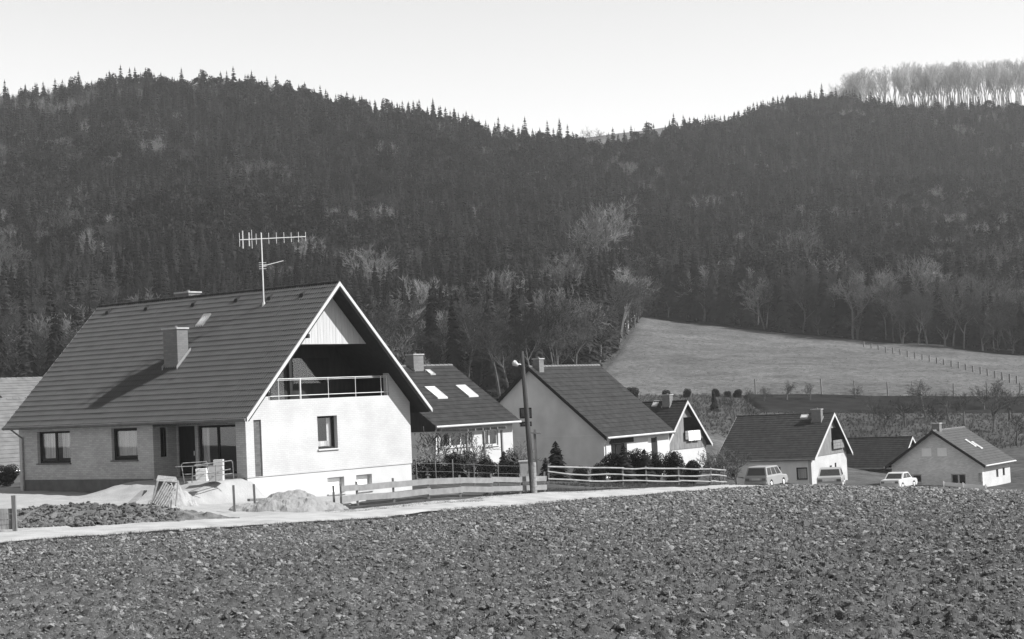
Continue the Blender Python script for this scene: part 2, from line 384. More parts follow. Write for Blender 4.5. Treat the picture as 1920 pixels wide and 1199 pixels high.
def patch(name, quadpx, m, lift, nx=60, ny=60, kind='structure', extra=None, jag=.0, skirt=.12):
    # a sheet laid on the terrain; corners given as (sight column, depth): near-left, near-right, far-right, far-left
    c = [np.array((tx(p) * d, d)) for p, d in quadpx]
    S, R = np.meshgrid(np.linspace(0, 1, nx), np.linspace(0, 1, ny))
    XY = (c[0][None, None] * ((1-S)*(1-R))[..., None] + c[1] * (S*(1-R))[..., None] + c[2] * (S*R)[..., None] + c[3] * ((1-S)*R)[..., None])
    X, Y = XY[..., 0], XY[..., 1]
    if jag:
        e = (1 - smooth01(np.minimum.reduce([S, 1-S, R, 1-R]) / .08))
        X = X + e * fbm(X / 2.5, Y / 2.5, 3, 15) * jag; Y = Y + e * fbm(X / 2.5, Y / 2.5, 3, 16) * jag
    Z = ground(X.ravel(), Y.ravel()).reshape(X.shape) + lift
    if extra is not None: Z = Z + extra(X, Y)
    edge = np.minimum.reduce([S, 1-S, R, 1-R]) < 1e-6
    Z = Z - edge * skirt
    return link(name, grid_mesh(name, X, Y, Z, m), kind)
# sandy building yard that rises to the terrace in front of the big house
def yard_extra(X, Y):
    u, v = to_main(X, Y)
    plat = smooth01((u + 4.6) / 3.4) * smooth01((1.0 - u) / .8) * smooth01((v + .9) / 1.2) * smooth01((8.0 - v) / 2.5)
    base = ground(X.ravel(), Y.ravel()).reshape(X.shape)
    return np.maximum(0, (-3.08 - base)) * plat + fbm(X / .6, Y / .6, 3, 33) * .05
patch('yard', [(-260, 54.0), (585, 65.5), (705, 80.0), (-260, 90.0)], M_sand, .02, 170, 150, extra=yard_extra, jag=.8)
patch('meadow', [(1085, 252), (2500, 253.5), (2500, 345), (1203, 433)], M_meadow, .28, 110, 90, skirt=.45, extra=lambda X, Y: fbm(X / 14, Y / 14, 3, 61) * .35)
patch('ploughland', [(1430, 228), (2500, 246), (2500, 252.8), (1392, 250)], M_strip, .32, 140, 40, jag=.8, skirt=.5)
patch('pale_field', [(1020, 1000), (1420, 1000), (1420, 1160), (1020, 1160)], M_meadow, .5, 40, 30, skirt=False)
def forest_base(px):
    return np.interp(px, [-900, 0, 770, 1060, 1090, 1125, 1216, 1300, 1500, 1700, 1920, 2500], [262, 262, 262, 268, 285, 318, 434, 428, 403, 378, 363, 348])
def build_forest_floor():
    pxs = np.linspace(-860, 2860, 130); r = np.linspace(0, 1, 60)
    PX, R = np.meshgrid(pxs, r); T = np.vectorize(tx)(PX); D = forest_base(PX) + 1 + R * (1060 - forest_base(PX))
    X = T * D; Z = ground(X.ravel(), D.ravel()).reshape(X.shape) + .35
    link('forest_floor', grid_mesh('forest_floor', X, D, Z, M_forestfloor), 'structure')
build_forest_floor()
# ------------------------------------------------------------------ house building kit
def clip_poly(poly, n, c):                              # keep n.p <= c
    out = []
    for i in range(len(poly)):
        a, b = poly[i], poly[(i+1) % len(poly)]; da = n[0]*a[0]+n[1]*a[1]-c; db = n[0]*b[0]+n[1]*b[1]-c
        if da <= 0: out.append(a)
        if da * db < 0:
            t = da / (da - db); out.append((a[0]+(b[0]-a[0])*t, a[1]+(b[1]-a[1])*t))
    return out
def wall(mb, outline, holes, to3, thick, inward):
    """wall slab in 2-D (s,z): convex outline with rectangular holes; to3(s,z,depth) -> point"""
    cxm = sum(p[0] for p in outline)/len(outline); czm = sum(p[1] for p in outline)/len(outline)
    ss = sorted({p[0] for p in outline} | {h[k] for h in holes for k in (0, 1)}); zs = sorted({p[1] for p in outline} | {h[k] for h in holes for k in (2, 3)})
    for i in range(len(ss)-1):
        for j in range(len(zs)-1):
            s0, s1, z0, z1 = ss[i], ss[i+1], zs[j], zs[j+1]
            if s1-s0 < 1e-6 or z1-z0 < 1e-6: continue
            mx, mz = (s0+s1)/2, (z0+z1)/2
            if any(h[0] < mx < h[1] and h[2] < mz < h[3] for h in holes): continue
            poly = [(s0, z0), (s1, z0), (s1, z1), (s0, z1)]
            for k in range(len(outline)):
                a, b = outline[k], outline[(k+1) % len(outline)]; n = (b[1]-a[1], -(b[0]-a[0])); c = n[0]*a[0]+n[1]*a[1]
                if n[0]*cxm+n[1]*czm > c: n = (-n[0], -n[1]); c = -c
                poly = clip_poly(poly, n, c)
                if len(poly) < 3: break
            if len(poly) < 3: continue
            m = len(poly)
            mb.add([to3(p[0], p[1], 0) for p in poly], [tuple(range(m))]); mb.add([to3(p[0], p[1], thick) for p in poly], [tuple(range(m))])
    for h in holes:
        q = [(h[0], h[2]), (h[1], h[2]), (h[1], h[3]), (h[0], h[3])]
        for k in range(4):
            a, b = q[k], q[(k+1) % 4]
            mb.add([to3(*a, 0), to3(*b, 0), to3(*b, thick), to3(*a, thick)], [(0, 1, 2, 3)])
    for k in range(len(outline)):
        a, b = outline[k], outline[(k+1) % len(outline)]
        mb.add([to3(*a, 0), to3(*b, 0), to3(*b, thick), to3(*a, thick)], [(0, 1, 2, 3)])
def window(par, to3, h, depth=.14, lights=1, frame=.07, m_frame=None, sill=True, curtain=None, m_cur=None, blind=False, m_sill=None, split_h=None, name='window'):
    """window set in hole h=(s0,s1,z0,z1): frame > pane, sill, curtain"""
    s0, s1, z0, z1 = h; mf = m_frame or M_dark; F = MB()
    def bx(mb, a, b, c, d, e0, e1): mb.hexa([to3(a, c, e0), to3(b, c, e0), to3(b, c, e1), to3(a, c, e1), to3(a, d, e0), to3(b, d, e0), to3(b, d, e1), to3(a, d, e1)])
    d0, d1 = depth, depth + .06
    bx(F, s0, s0+frame, z0, z1, d0, d1); bx(F, s1-frame, s1, z0, z1, d0, d1)
    bx(F, s0+frame, s1-frame, z0, z0+frame, d0, d1); bx(F, s0+frame, s1-frame, z1-frame, z1, d0, d1)
    xs = [s0 + (s1-s0)*k/lights for k in range(lights+1)]
    for k in range(1, lights): bx(F, xs[k]-frame*.7, xs[k]+frame*.7, z0+frame, z1-frame, d0, d1)
    if split_h: bx(F, s0+frame, s1-frame, split_h-.03, split_h+.03, d0+.005, d1-.005)
    w = F.build(name, mf, par)
    for k in range(lights):
        a = xs[k]+frame*(1 if k == 0 else .7); b = xs[k+1]-frame*(1 if k == lights-1 else .7)
        g = MB(); bx(g, a-.01, b+.01, z0+frame-.01, z1-frame+.01, d0+.025, d0+.035)
        g.build('pane', M_blind if blind else M_glass, w)
    if sill:
        g = MB(); bx(g, s0-.04, s1+.04, z0-.06, z0-.002, -.07, depth-.002); g.build('sill', m_sill or M_white, w)
    if curtain:                                         # list of (s0,s1,z0,z1) hanging cloth, folded
        for (a, b, c, d) in curtain:
            g = MB(); n = max(6, int((b-a)/.05)); V = []; Fc = []
            for k in range(n+1):
                x = a+(b-a)*k/n; e = depth+.16+.025*math.sin(k*1.9)+.01*math.sin(k*.7)
                V += [to3(x, c, e), to3(x, d, e)]
            for k in range(n): Fc.append((2*k, 2*k+2, 2*k+3, 2*k+1))
            g.add(V, Fc).build('curtain', m_cur or M_curtain, w, smooth=True, norm=False)
    return w
def course_slab(mb, e0, e1, r0, r1, n, nrm, thick=.12, step=.03):
    """roof slope from eave edge (e0,e1) to ridge (r0,r1) as n overlapping courses"""
    e0, e1, r0, r1, nrm = map(Vector, (e0, e1, r0, r1, nrm))
    for k in range(n):
        a0 = e0.lerp(r0, k/n); a1 = e1.lerp(r1, k/n); b0 = e0.lerp(r0, min(1, (k+1.12)/n)); b1 = e1.lerp(r1, min(1, (k+1.12)/n))
        mb.hexa([a0-nrm*.02, a1-nrm*.02, b1-nrm*.035, b0-nrm*.035, a0+nrm*step, a1+nrm*step, b1+nrm*.004, b0+nrm*.004])
    lo = -nrm*(.025); li = -nrm*thick
    mb.hexa([e0+li, e1+li, r1+li, r0+li, e0+lo, e1+lo, r1+lo, r0+lo])
class House:
    """gable house. A: gable along local x (faces -y), ridge along y. B: gable along local y (faces -x), ridge along x.
    u runs across the gable from the near eave, v along the ridge from the near gable; z is absolute."""
    def __init__(s, name, label, typ, cx, cy, yaw, W, L, ze, zr, oe, og, zb, ur=None, og2=None):
        s.typ = typ; s.W, s.L, s.ze, s.zr, s.oe, s.og, s.zb = W, L, ze, zr, oe, og, zb
        s.ur = W/2 if ur is None else ur; s.og2 = og if og2 is None else og2
        s.root = frame_thing(name, label, 'house', (cx, cy, zb), yaw)
        s.C = Vector((cx, cy, 0)); s.a = Vector((math.cos(yaw), math.sin(yaw), 0)); s.b = Vector((-math.sin(yaw), math.cos(yaw), 0))
        s.s1 = (zr-ze)/(s.ur+oe); s.s2 = (zr-ze)/(W-s.ur+oe)
        if typ == 'A': s.U, s.V = s.a, s.b
        else: s.U, s.V = s.b, s.a
    def P(s, u, v, z): return (u, v, z) if s.typ == 'A' else (v, u, z)
    def roofz(s, u): return s.ze + s.s1*(u+s.oe) if u <= s.ur else s.ze + s.s2*(s.W+s.oe-u)
    def gable_px(s, x0, y0, x1, y1, v=0.0):             # picture rectangle -> hole on the near gable wall
        P0 = s.C + s.V*v
        def q(x, y): p = hit(x, y, s.V, P0) ; return (p-s.C).dot(s.U), p.z
        A, B = q(x0, (y0+y1)/2)[0], q(x1, (y0+y1)/2)[0]; xm = (x0+x1)/2
        return (min(A, B), max(A, B), q(xm, y1)[1], q(xm, y0)[1])
    def eave_px(s, x0, y0, x1, y1, u=0.0):
        P0 = s.C + s.U*u
        def q(x, y): p = hit(x, y, s.U, P0); return (p-s.C).dot(s.V), p.z
        A, B = q(x0, (y0+y1)/2)[0], q(x1, (y0+y1)/2)[0]; xm = (x0+x1)/2
        return (min(A, B), max(A, B), q(xm, y1)[1], q(xm, y0)[1])
    def g3(s, v0=0.0): return lambda q, z, d: s.P(q, v0+d, z)
    def e3(s, u0=0.0): return lambda q, z, d: s.P(u0+d, q, z)
    def gable_outline(s, z0, z1=99, drop=.16):
        W, ur = s.W, s.ur; o = [(0, z0), (W, z0), (W, s.roofz(W)-drop), (ur, s.zr-drop), (0, s.roofz(0)-drop)]
        return clip_poly(o, (0, 1), z1) if z1 < 99 else o
    def roof_px(s, x, y):                               # picture point -> (u,v,z) on the near slope
        n = (s.U*(-s.s1)+Vector((0, 0, 1))); P0 = s.C + Vector((0, 0, s.ze+s.s1*s.oe)); p = hit(x, y, n, P0)
        return (p-s.C).dot(s.U), (p-s.C).dot(s.V), p.z
    def shell(s, m_gable, m_eave, gholes=(), eholes=(), th=.3):
        mb = MB(); wall(mb, s.gable_outline(s.zb), gholes, s.g3(), th, 1); mb.build('gable_wall', m_gable, s.root, norm=False)
        mb = MB(); wall(mb, [(th, s.zb), (s.L, s.zb), (s.L, s.roofz(0)-.16), (th, s.roofz(0)-.16)], eholes, s.e3(), th-.004, 1); mb.build('eave_wall', m_eave, s.root, norm=False)
        mb = MB(); W, L = s.W, s.L                       # the two far walls
        o = s.gable_outline(s.zb); mb.prism([s.P(q, L+.004, z) for q, z in o], Vector(s.P(0, .25, 0)))
        zt = s.roofz(W)-.16
        for lo, hi in (((W-.25), W-.004),):
            p = [s.P(lo, th, s.zb), s.P(hi, th, s.zb), s.P(hi, L, s.zb), s.P(lo, L, s.zb), s.P(lo, th, zt), s.P(hi, th, zt), s.P(hi, L, zt), s.P(lo, L, zt)]; mb.hexa(p)
        mb.build('back_wall', m_eave, s.root)
    def roof(s, m, n=18, thick=.12, ridge_m=None, barge=None, barge_h=.2, gutter=None, near=True):
        u0, u1 = -s.oe, s.W+s.oe; v0, v1 = -s.og, s.L+s.og2; P = s.P; mb = MB()
        def nv(sl, sg): q = Vector(P(-sl*sg, 0, 0)) + Vector((0, 0, 1)); return q.normalized()
        if near: course_slab(mb, P(u0, v0, s.ze), P(u0, v1, s.ze), P(s.ur, v0, s.zr), P(s.ur, v1, s.zr), n, nv(s.s1, 1), thick)
        course_slab(mb, P(u1, v0, s.ze), P(u1, v1, s.ze), P(s.ur, v0, s.zr), P(s.ur, v1, s.zr), n, nv(s.s2, -1), thick)
        R = mb.build('roof', m, s.root)
        k = 0; nseg = max(6, int((v1-v0)/.42)); mb = MB()
        for k in range(nseg):
            a = v0+(v1-v0)*k/nseg; b = v0+(v1-v0)*(k+1)/nseg+.03
            mb.tube(P(s.ur, a, s.zr-.03), P(s.ur, b, s.zr-.045), .115, .10, 8)
        mb.build('ridge_tiles', ridge_m or m, R)
        if barge:
            for sg, uu in ((1, u0), (-1, u1)):
                sl = s.s1 if sg == 1 else s.s2
                for vv in ((v0-.03), (v1+.0)):
                    mb = MB(); zt = .035
                    p0 = P(uu, vv, s.ze+zt-.02); p1 = P(s.ur, vv, s.zr+zt-.02)
                    mb.prism([p0, p1, (p1[0], p1[1], p1[2]-barge_h*1.3), (p0[0], p0[1], p0[2]-barge_h*1.3)], Vector(P(0, .028, 0)))
                    mb.build('bargeboard', barge, s.root)
        if gutter:
            for uu in (u0-.05, u1+.05):
                mb = MB(); mb.tube(P(uu, v0+.02, s.ze-.06), P(uu, v1-.02, s.ze-.06), .07, n=8); mb.build('gutter', gutter, s.root)
        return R
    def downpipe(s, u, v, z0, m, du=0.0):
        mb = MB(); P = s.P; mb.tube(P(-s.oe-.05, v, s.ze-.1), P(u-.06, v, s.ze-.55), .04); mb.tube(P(u-.06, v, s.ze-.52), P(u-.06, v, z0), .04)
        return mb.build('downpipe', m, s.root)
    def chimney(s, u0, u1, v0, v1, zt, m, cap=None, flash=None, name='chimney'):
        P = s.P; zb = min(s.roofz(u0), s.roofz(u1))-.2; mb = MB()
        a = P(u0, v0, zb); b = P(u1, v1, zt); mb.box(min(a[0], b[0]), max(a[0], b[0]), min(a[1], b[1]), max(a[1], b[1]), zb, zt)
        c = mb.build(name, m, s.root)
        x0, x1, y0, y1 = min(a[0], b[0]), max(a[0], b[0]), min(a[1], b[1]), max(a[1], b[1])
        g = MB(); g.box(x0-.05, x1+.05, y0-.05, y1+.05, zt, zt+.07); g.build('cap', cap or M_conc, c)
        g = MB(); xm, ym = (x0+x1)/2, (y0+y1)/2; g.tube((xm, ym, zt+.07), (xm, ym, zt+.17), .11, .10); g.build('flue', M_plinth, c)
        if flash:
            g = MB()
            for vv in (v0-.03, v1+.03):                # lead flashing follows the slope on both sides
                q = [P(u0-.1, vv, s.roofz(u0-.1)-.02), P(u1+.12, vv, s.roofz(u1+.12)-.02), P(u1+.12, vv, s.roofz(u1+.12)+.16), P(u0-.1, vv, s.roofz(u0-.1)+.2)]
                g.prism(q, Vector(P(0, .02, 0)))
            g.build('flashing', flash, c)
        return c
    def skylight(s, cu, cv, hu, wv, m_pane, m_frame, tilt=0.0, name='skylight'):
        P = s.P; z = lambda u, o=0: s.ze+s.s1*(u+s.oe)+o; mb = MB(); o0, o1 = -.05, .10
        def quad(ua, ub, va, vb, lo, hi): return [P(ua, va, z(ua, lo)), P(ua, vb, z(ua, lo)), P(ub, vb, z(ub, lo)), P(ub, va, z(ub, lo)), P(ua, va, z(ua, hi)), P(ua, vb, z(ua, hi)), P(ub, vb, z(ub, hi)), P(ub, va, z(ub, hi))]
        f = .07; a, b, c, d = cu-hu/2, cu+hu/2, cv-wv/2, cv+wv/2
        mb.hexa(quad(a, a+f, c, d, o0, o1)); mb.hexa(quad(b-f, b, c, d, o0, o1)); mb.hexa(quad(a+f, b-f, c, c+f, o0, o1)); mb.hexa(quad(a+f, b-f, d-f, d, o0, o1))
        w = mb.build(name, m_frame, s.root)
        g = MB(); g.hexa(quad(a+f-.01, b-f+.01, c+f-.01, d-f+.01, .04+tilt*.0, .075)); g.build('pane', m_pane, w)
        return w
M_skypane = mat('skylight_glass', .5, .08, .04, 2, spec=.8)

# ------------------------------------------------------------------ the big white house
def main_house():
    h = House('main_house', 'big white gabled house with tiled roof and recessed balcony beside the track', 'A', HX, HY, HYAW, HW, HL, HE, HR, .66, .78, -4.9, og2=.55)
    P = h.P; R = h.root; W, L = h.W, h.L; zp = -3.03; th = .32
    ZB, ZS = .17, 2.54                                   # balcony parapet top, underside of the gable boarding
    UL, UR = 1.40, 9.02
    g3 = h.g3()
    # gable wall: below the balcony, with windows and the brick niche
    win = (4.27, 5.52, -2.06, -.62); niche = (.46, .90, zp+.02, -.63)
    mb = MB(); wall(mb, clip_poly(clip_poly(h.gable_outline(zp), (0, -1), -zp), (0, 1), ZB), [win, niche], g3, th, 1); mb.build('gable_wall', M_whitebrick, R, norm=False)
    mb = MB()                                           # side piers of the balcony
    o = h.gable_outline(zp); o = clip_poly(clip_poly(o, (0, -1), -ZB), (0, 1), ZS)
    for n, c in (((1, 0), UL), ((-1, 0), -UR)):
        q = clip_poly(o, n, c)
        if len(q) > 2: mb = MB(); mb.prism([P(s, 0, z) for s, z in q], Vector((0, th, 0))); mb.build('balcony_pier', M_whitebrick, R)
    q = clip_poly(h.gable_outline(zp), (0, -1), -ZS)      # pale boarding in the top of the gable, board by board
    u0 = min(p[0] for p in q); u1 = max(p[0] for p in q); n = int((u1-u0)/.19)
    for k in range(n):
        a = u0+(u1-u0)*k/n; b = u0+(u1-u0)*(k+1)/n-.008; c = clip_poly(clip_poly(q, (-1, 0), -a), (1, 0), b)
        if len(c) > 2:
            mb = MB(); mb.prism([P(s, .02+.004*(k % 2), z) for s, z in c], Vector((0, .05, 0))); mb.build('gable_board', M_boards, R)
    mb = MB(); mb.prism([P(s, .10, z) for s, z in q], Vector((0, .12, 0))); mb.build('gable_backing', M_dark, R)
    # basement
    bz = (-4.05, -3.34); b1 = (4.8, 5.86)+bz; b2 = (6.64, 7.67)+bz
    mb = MB(); wall(mb, [(.03, -4.9), (W-.03, -4.9), (W-.03, zp-.004), (.03, zp-.004)], [b1, b2], h.g3(.035), th, 1); mb.build('basement_wall', M_render, R, norm=False)
    for b in (b1, b2):
        w = window(R, h.g3(.035), b, depth=.2, frame=.05, m_frame=M_white, blind=True, m_sill=M_conc, name='basement_window')
    window(R, g3, win, depth=.2, lights=1, frame=.09, m_frame=M_dark, curtain=[(4.37, 4.62, -2.0, -.7), (5.2, 5.43, -2.0, -.7), (4.45, 5.3, -1.95, -1.72)])
    mb = MB(); mb.box(.462, .898, .07, .10, zp+.025, -.632); mb.build('niche_panel', mat_brick('brown_brick', .11, .09, .2), R)
    # eave wall
    w1 = (11.58, 14.0, -2.27, -.80); w2 = (6.9, 8.66, -2.19, -.77); rec = (.61, 5.85, zp+.003, -.74); e3 = h.e3()
    mb = MB(); wall(mb, [(th+.004, zp), (L, zp), (L, h.roofz(0)-.16), (th+.004, h.roofz(0)-.16)], [w1, w2, rec], e3, th-.02, 1); mb.build('eave_wall', M_greybrick, R, norm=False)
    mb = MB(); mb.box(-.003, th, .002, th, zp+.003, h.roofz(0)-.17); mb.build('corner_pier', M_greybrick, R)
    mb = MB(); mb.box(.03, th, 5.9, L-.02, -4.9, zp-.004); mb.build('plinth', M_plinth, R)
    window(R, e3, w1, depth=.16, lights=2, frame=.10, m_sill=M_plinth, curtain=[(12.85, 13.85, -2.05, -.9), (11.7, 12.5, -2.05, -.9)])
    window(R, e3, w2, depth=.16, lights=1, frame=.13, m_sill=M_plinth, curtain=[(7.05, 8.5, -2.0, -.9)])
    # loggia
    D = 1.32
    mb = MB(); nw = (.42, .82, -2.1, -.82)
    wall(mb, [(th-.02, zp), (D+.2, zp), (D+.2, -.5), (th-.02, -.5)], [nw], lambda q, z, d: P(q, 5.852+d, z), .25, 1)
    mb.build('loggia_side_wall', M_greybrick, R, norm=False)
    window(R, lambda q, z, d: P(q, 5.852+d, z), nw, depth=.1, sill=False, name='side_window', frame=.05)
    mb = MB(); mb.box(th, D+.3, .3, .61, zp, -.45); mb.build('loggia_end_wall', M_greybrick, R)
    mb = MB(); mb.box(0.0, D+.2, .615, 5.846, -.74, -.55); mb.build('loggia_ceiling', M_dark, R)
    mb = MB(); mb.box(-.02, D+.3, .4, 5.9, zp-.3, zp-.004); mb.build('loggia_floor', M_conc, R)
    bw = lambda q, z, d: P(D+d, q, z)
    mb = MB(); door = (4.62, 5.72, zp+.02, -.80); big = (.75, 4.42, zp+.12, -.80)
    wall(mb, [(.61, zp), (5.85, zp), (5.85, -.5), (.61, -.5)], [door, big], bw, .25, 1); mb.build('loggia_back_wall', M_greybrick, R, norm=False)
    window(R, bw, big, depth=.08, lights=3, frame=.10, sill=False, name='terrace_window', curtain=[(.9, 1.9, -2.95, -.9), (3.95, 4.35, -2.95, -.9)])
    mb = MB(); mb.box(D+.06, D+.12, 4.62, 5.72, zp+.02, -.8); d = mb.build('door', M_dark, R)
    g = MB(); g.box(D+.03, D+.06, 4.72, 4.76, -2.1, -1.9); g.build('handle', M_alu, d)
    # rest of the shell
    mb = MB(); o = h.gable_outline(-4.9); mb.prism([P(q, L+.004, z) for q, z in o], Vector((0, .28, 0)))
    mb.box(W-.28, W-.004, th+.004, L, -4.9, h.roofz(W)-.17); mb.build('back_wall', M_whitebrick, R)
    mb = MB(); mb.box(th, W-.3, th, L, -1.0+.42, -1.0+.62); mb.build('upper_floor', M_dark, R)
    # balcony
    BD = 2.0
    mb = MB(); mb.box(UL+.02, UR-.02, th, BD, -.15, -.05); mb.build('balcony_floor', M_conc, R)
    q = clip_poly(clip_poly(h.gable_outline(-.3), (0, -1), .3), (0, 1), 2.7)
    mb = MB(); mb.prism([P(s, BD, z) for s, z in clip_poly(q, (1, 0), 3.1)], Vector((0, .2, 0))); mb.build('balcony_back_wall', M_whitebrick, R)  # left part kept white so a sunlit patch shows
    mb = MB(); mb.prism([P(s, BD, z) for s, z in clip_poly(q, (-1, 0), -3.1)], Vector((0, .2, 0))); mb.build('balcony_shade_back', M_dark, R)  # recess shade put into the colour: dark in place of white brick
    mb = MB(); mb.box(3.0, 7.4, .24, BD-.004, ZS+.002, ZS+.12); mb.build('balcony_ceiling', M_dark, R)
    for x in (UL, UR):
        q = h.roofz(x)-.2; mb = MB(); mb.box(x-.06 if x < 5 else x, x if x < 5 else x+.06, th+.002, BD-.004, -.05, q); mb.build('balcony_side_wall', M_whitebrick if x < 5 else M_dark, R)  # right side coloured dark for recess shade, left white for the sunlit patch
    for (a, b, c, dd, nm) in ((3.35, 4.35, -.04, 2.1, 'balcony_door'), (4.75, 7.3, .75, 2.1, 'balcony_window')):
        mb = MB(); mb.box(a, b, BD-.05, BD-.006, c, dd); f = mb.build(nm, M_dark, R)
        g = MB(); g.box(a+.1, b-.1, BD-.07, BD-.052, c+.12, dd-.1); g.build('pane', M_glass, f)
    mb = MB(); mb.box(2.78, 2.95, .1, .26, ZB, 2.35+.4); mb.build('balcony_post', M_dark, R)
    rail = MB(); rv = .05
    for z, r in ((1.06, .016), (1.00, .009), (.33, .016)): rail.tube(P(UL-.1 if z < .9 else UL+.0, rv, z), P(UR, rv, z), r)
    rl = rail.build('railing', M_alu, R)
    for u in (1.5, 2.05, 3.35, 5.1, 6.85, 8.55, 8.95):
        g = MB(); g.tube(P(u, rv, ZB-.02), P(u, rv, 1.06), .015 if u != 3.35 else .045); g.build('baluster', M_alu, rl)
    # roof: tiles on the slope seen from the field, courses on the other
    sl = h.s1; nrm = Vector((-sl, 0, 1)).normalized(); up = Vector((1, 0, sl)).normalized()
    roof = h.roof(M_tile, 25, .16, M_slate, barge=M_white, barge_h=.14, gutter=M_plinth, near=False)
    mb = MB(); E0 = Vector(P(-.66, -.78, HE)); E1 = Vector(P(-.66, L+.55, HE)); T0 = Vector(P(h.ur, -.78, HR)); T1 = Vector(P(h.ur, L+.55, HR))
    mb.hexa([E0-nrm*.19, E1-nrm*.19, T1-nrm*.19, T0-nrm*.19, E0-nrm*.045, E1-nrm*.045, T1-nrm*.045, T0-nrm*.045]); mb.build('roof_deck', M_dark, roof)
    n2 = Vector((h.s2, 0, 1)).normalized(); F0 = Vector(P(W+.66, -.745, HE)); F1 = Vector(P(W+.66, L+.5, HE)); G0 = Vector(P(h.ur, -.745, HR)); G1 = Vector(P(h.ur, L+.5, HR))
    mb = MB(); mb.hexa([F0-n2*.22, F1-n2*.22, G1-n2*.22, G0-n2*.22, F0-n2*.165, F1-n2*.165, G1-n2*.165, G0-n2*.165]); mb.build('soffit_shade_boards', M_dark, roof)  # dark boards added under the far slope, soffit shade put into their colour
    rows = 25; slope_len = (T0-E0).length; step = slope_len/rows; ncol = 56; tw = (L+.55+.78)/ncol; tl = step+.07
    prof = [(0, .0), (.10, .003), (.20, .028), (.30, .036), (.40, .025), (.48, .001), (.58, .003), (.70, .028), (.80, .036), (.90, .025), (1.0, .0)]
    V = []; Fc = []; m = len(prof)
    for yy, lift in ((0, .026), (tl, -.004)):
        for x, z in prof: V.append((x*tw, yy, z+lift))
    for x, z in prof: V.append((x*tw, .0, z-.02))
    for k in range(m-1): Fc.append((k, k+1, m+k+1, m+k)); Fc.append((2*m+k, 2*m+k+1, k+1, k))
    me = bpy.data.meshes.new('roof_tile'); me.from_pydata(V, [], Fc); me.materials.append(M_tile)
    tiles = []
    for r in range(rows):
        for c in range(ncol):
            o = E0 + up*(r*step) + Vector((0, 1, 0))*((c+1)*tw)
            j = Vector((random.uniform(-.004, .004), random.uniform(-.004, .004), random.uniform(-.003, .004)))
            wy = (Matrix.Rotation(HYAW, 3, 'Z') @ (o + up*.2)).y + HY
            tiles.append((wy, o+j))
    tiles.sort(key=lambda t: t[0])
    # tile frame: x along -? ridge direction (local y), y upslope, z normal
    B = Matrix((( 0, up.x, nrm.x), (-1, up.y, nrm.y), (0, up.z, nrm.z)))
    zoff = Vector((0, 0, -h.zb))
    for k, (wy, o) in enumerate(tiles[:300]):
        t = bpy.data.objects.new('roof_tile', me); col.objects.link(t); t.parent = roof
        t.matrix_local = Matrix.Translation(o+zoff) @ B.to_4x4()
    VV = np.array(V); Bn = np.array(B); allV = []; allF = []; Fa = np.array(Fc); n = len(V)
    for k, (wy, o) in enumerate(tiles[300:]):
        rz = random.uniform(-.006, .006)
        q = VV.copy(); q[:, 2] += q[:, 0]*rz; q[:, 2] += random.uniform(-.004, .004)
        allV.append(q @ Bn.T + np.array(o+zoff)); allF.append(Fa + n*k)
    rest = link('roof_tiles', np_mesh('roof_tiles', np.concatenate(allV), np.concatenate(allF), M_tile), 'stuff'); rest.parent = roof
    c = h.chimney(1.72, 2.36, 6.0, 6.93, 3.55, M_chim, flash=M_metal)
    h2 = h.roof_px(372, 604)
    # second chimney just behind the ridge
    P0 = h.C + h.U*5.8; q0 = hit(326, 556, h.U, P0); q1 = hit(376, 549, h.U, P0)
    va, vb = sorted(((q0-h.C).dot(h.V), (q1-h.C).dot(h.V)))
    h.chimney(5.45, 6.2, va+.45, vb-.5, q1.z+.02, M_chim)
    u, v, z = h.roof_px(381, 603); h.skylight(u, v, .55, .5, M_skypane, M_metal, name='roof_hatch')
    for x, y in ((204, 586), (277, 579), (365, 571), (446, 563), (508, 559), (569, 553)):
        u, v, z = h.roof_px(x, y); mb = MB(); mb.hexa([P(u-.16, v-.13, z-.16+.03), P(u-.16, v+.13, z-.16+.03), P(u+.16, v+.1, z+.16), P(u+.16, v-.1, z+.16), P(u-.13, v-.09, z+.05), P(u-.13, v+.09, z+.05), P(u+.1, v+.05, z+.17), P(u+.1, v-.05, z+.17)])
        mb.build('vent_tile', M_slate, R)
    # purlin ends under the bargeboards
    for uu in (.62, 3.1):
        zz = h.roofz(uu)-.3; mb = MB(); mb.box(uu-.07, uu+.07, -.84, .3, zz-.1, zz+.08); mb.build('purlin', M_dark, R)
    h.downpipe(0, L-.05, -3.9, M_post)
    # aerial
    u, v, z = h.roof_px(495, 572); mast = MB(); top = P(u, v, z+3.25); mast.tube(P(u, v, z-.2), top, .03, .025, 8)
    mst = mast.build('antenna_mast', M_alu, R)
    g = MB(); g.tube(P(u, v, z-.12), P(u, v, z+.14), .13, .05, 10); g.build('mast_collar', M_white, mst)
    wr = Vector((.97, .24, 0)); lx = Vector((wr.dot(ha), wr.dot(hb), 0)); c = Vector(P(u, v, z+3.02))
    p0 = c - lx*.98 + Vector((0, 0, -.06)); p1 = c + lx*2.0 + Vector((0, 0, .02)); g = MB(); g.bar(p0, p1, .035, .035); g.build('antenna_boom', M_alu, mst)
    for s, ln in ((0, .62), (.045, .8), (.055, .8), (.14, .62), (.15, .62), (.185, .85), (.25, .5), (.325, .6), (.44, .5), (.555, .5), (.67, .5), (.78, .45), (.89, .45), (1, .42)):
        q = p0.lerp(p1, s); g = MB(); g.tube(q-Vector((0, 0, ln/2)), q+Vector((0, 0, ln/2)), .011, n=6); g.build('antenna_element', M_alu, mst)
    c = Vector(P(u, v, z+1.75)); g = MB(); g.bar(c, c+lx*.95+Vector((0, 0, .22)), .03, .03); g.build('antenna_boom', M_alu, mst)
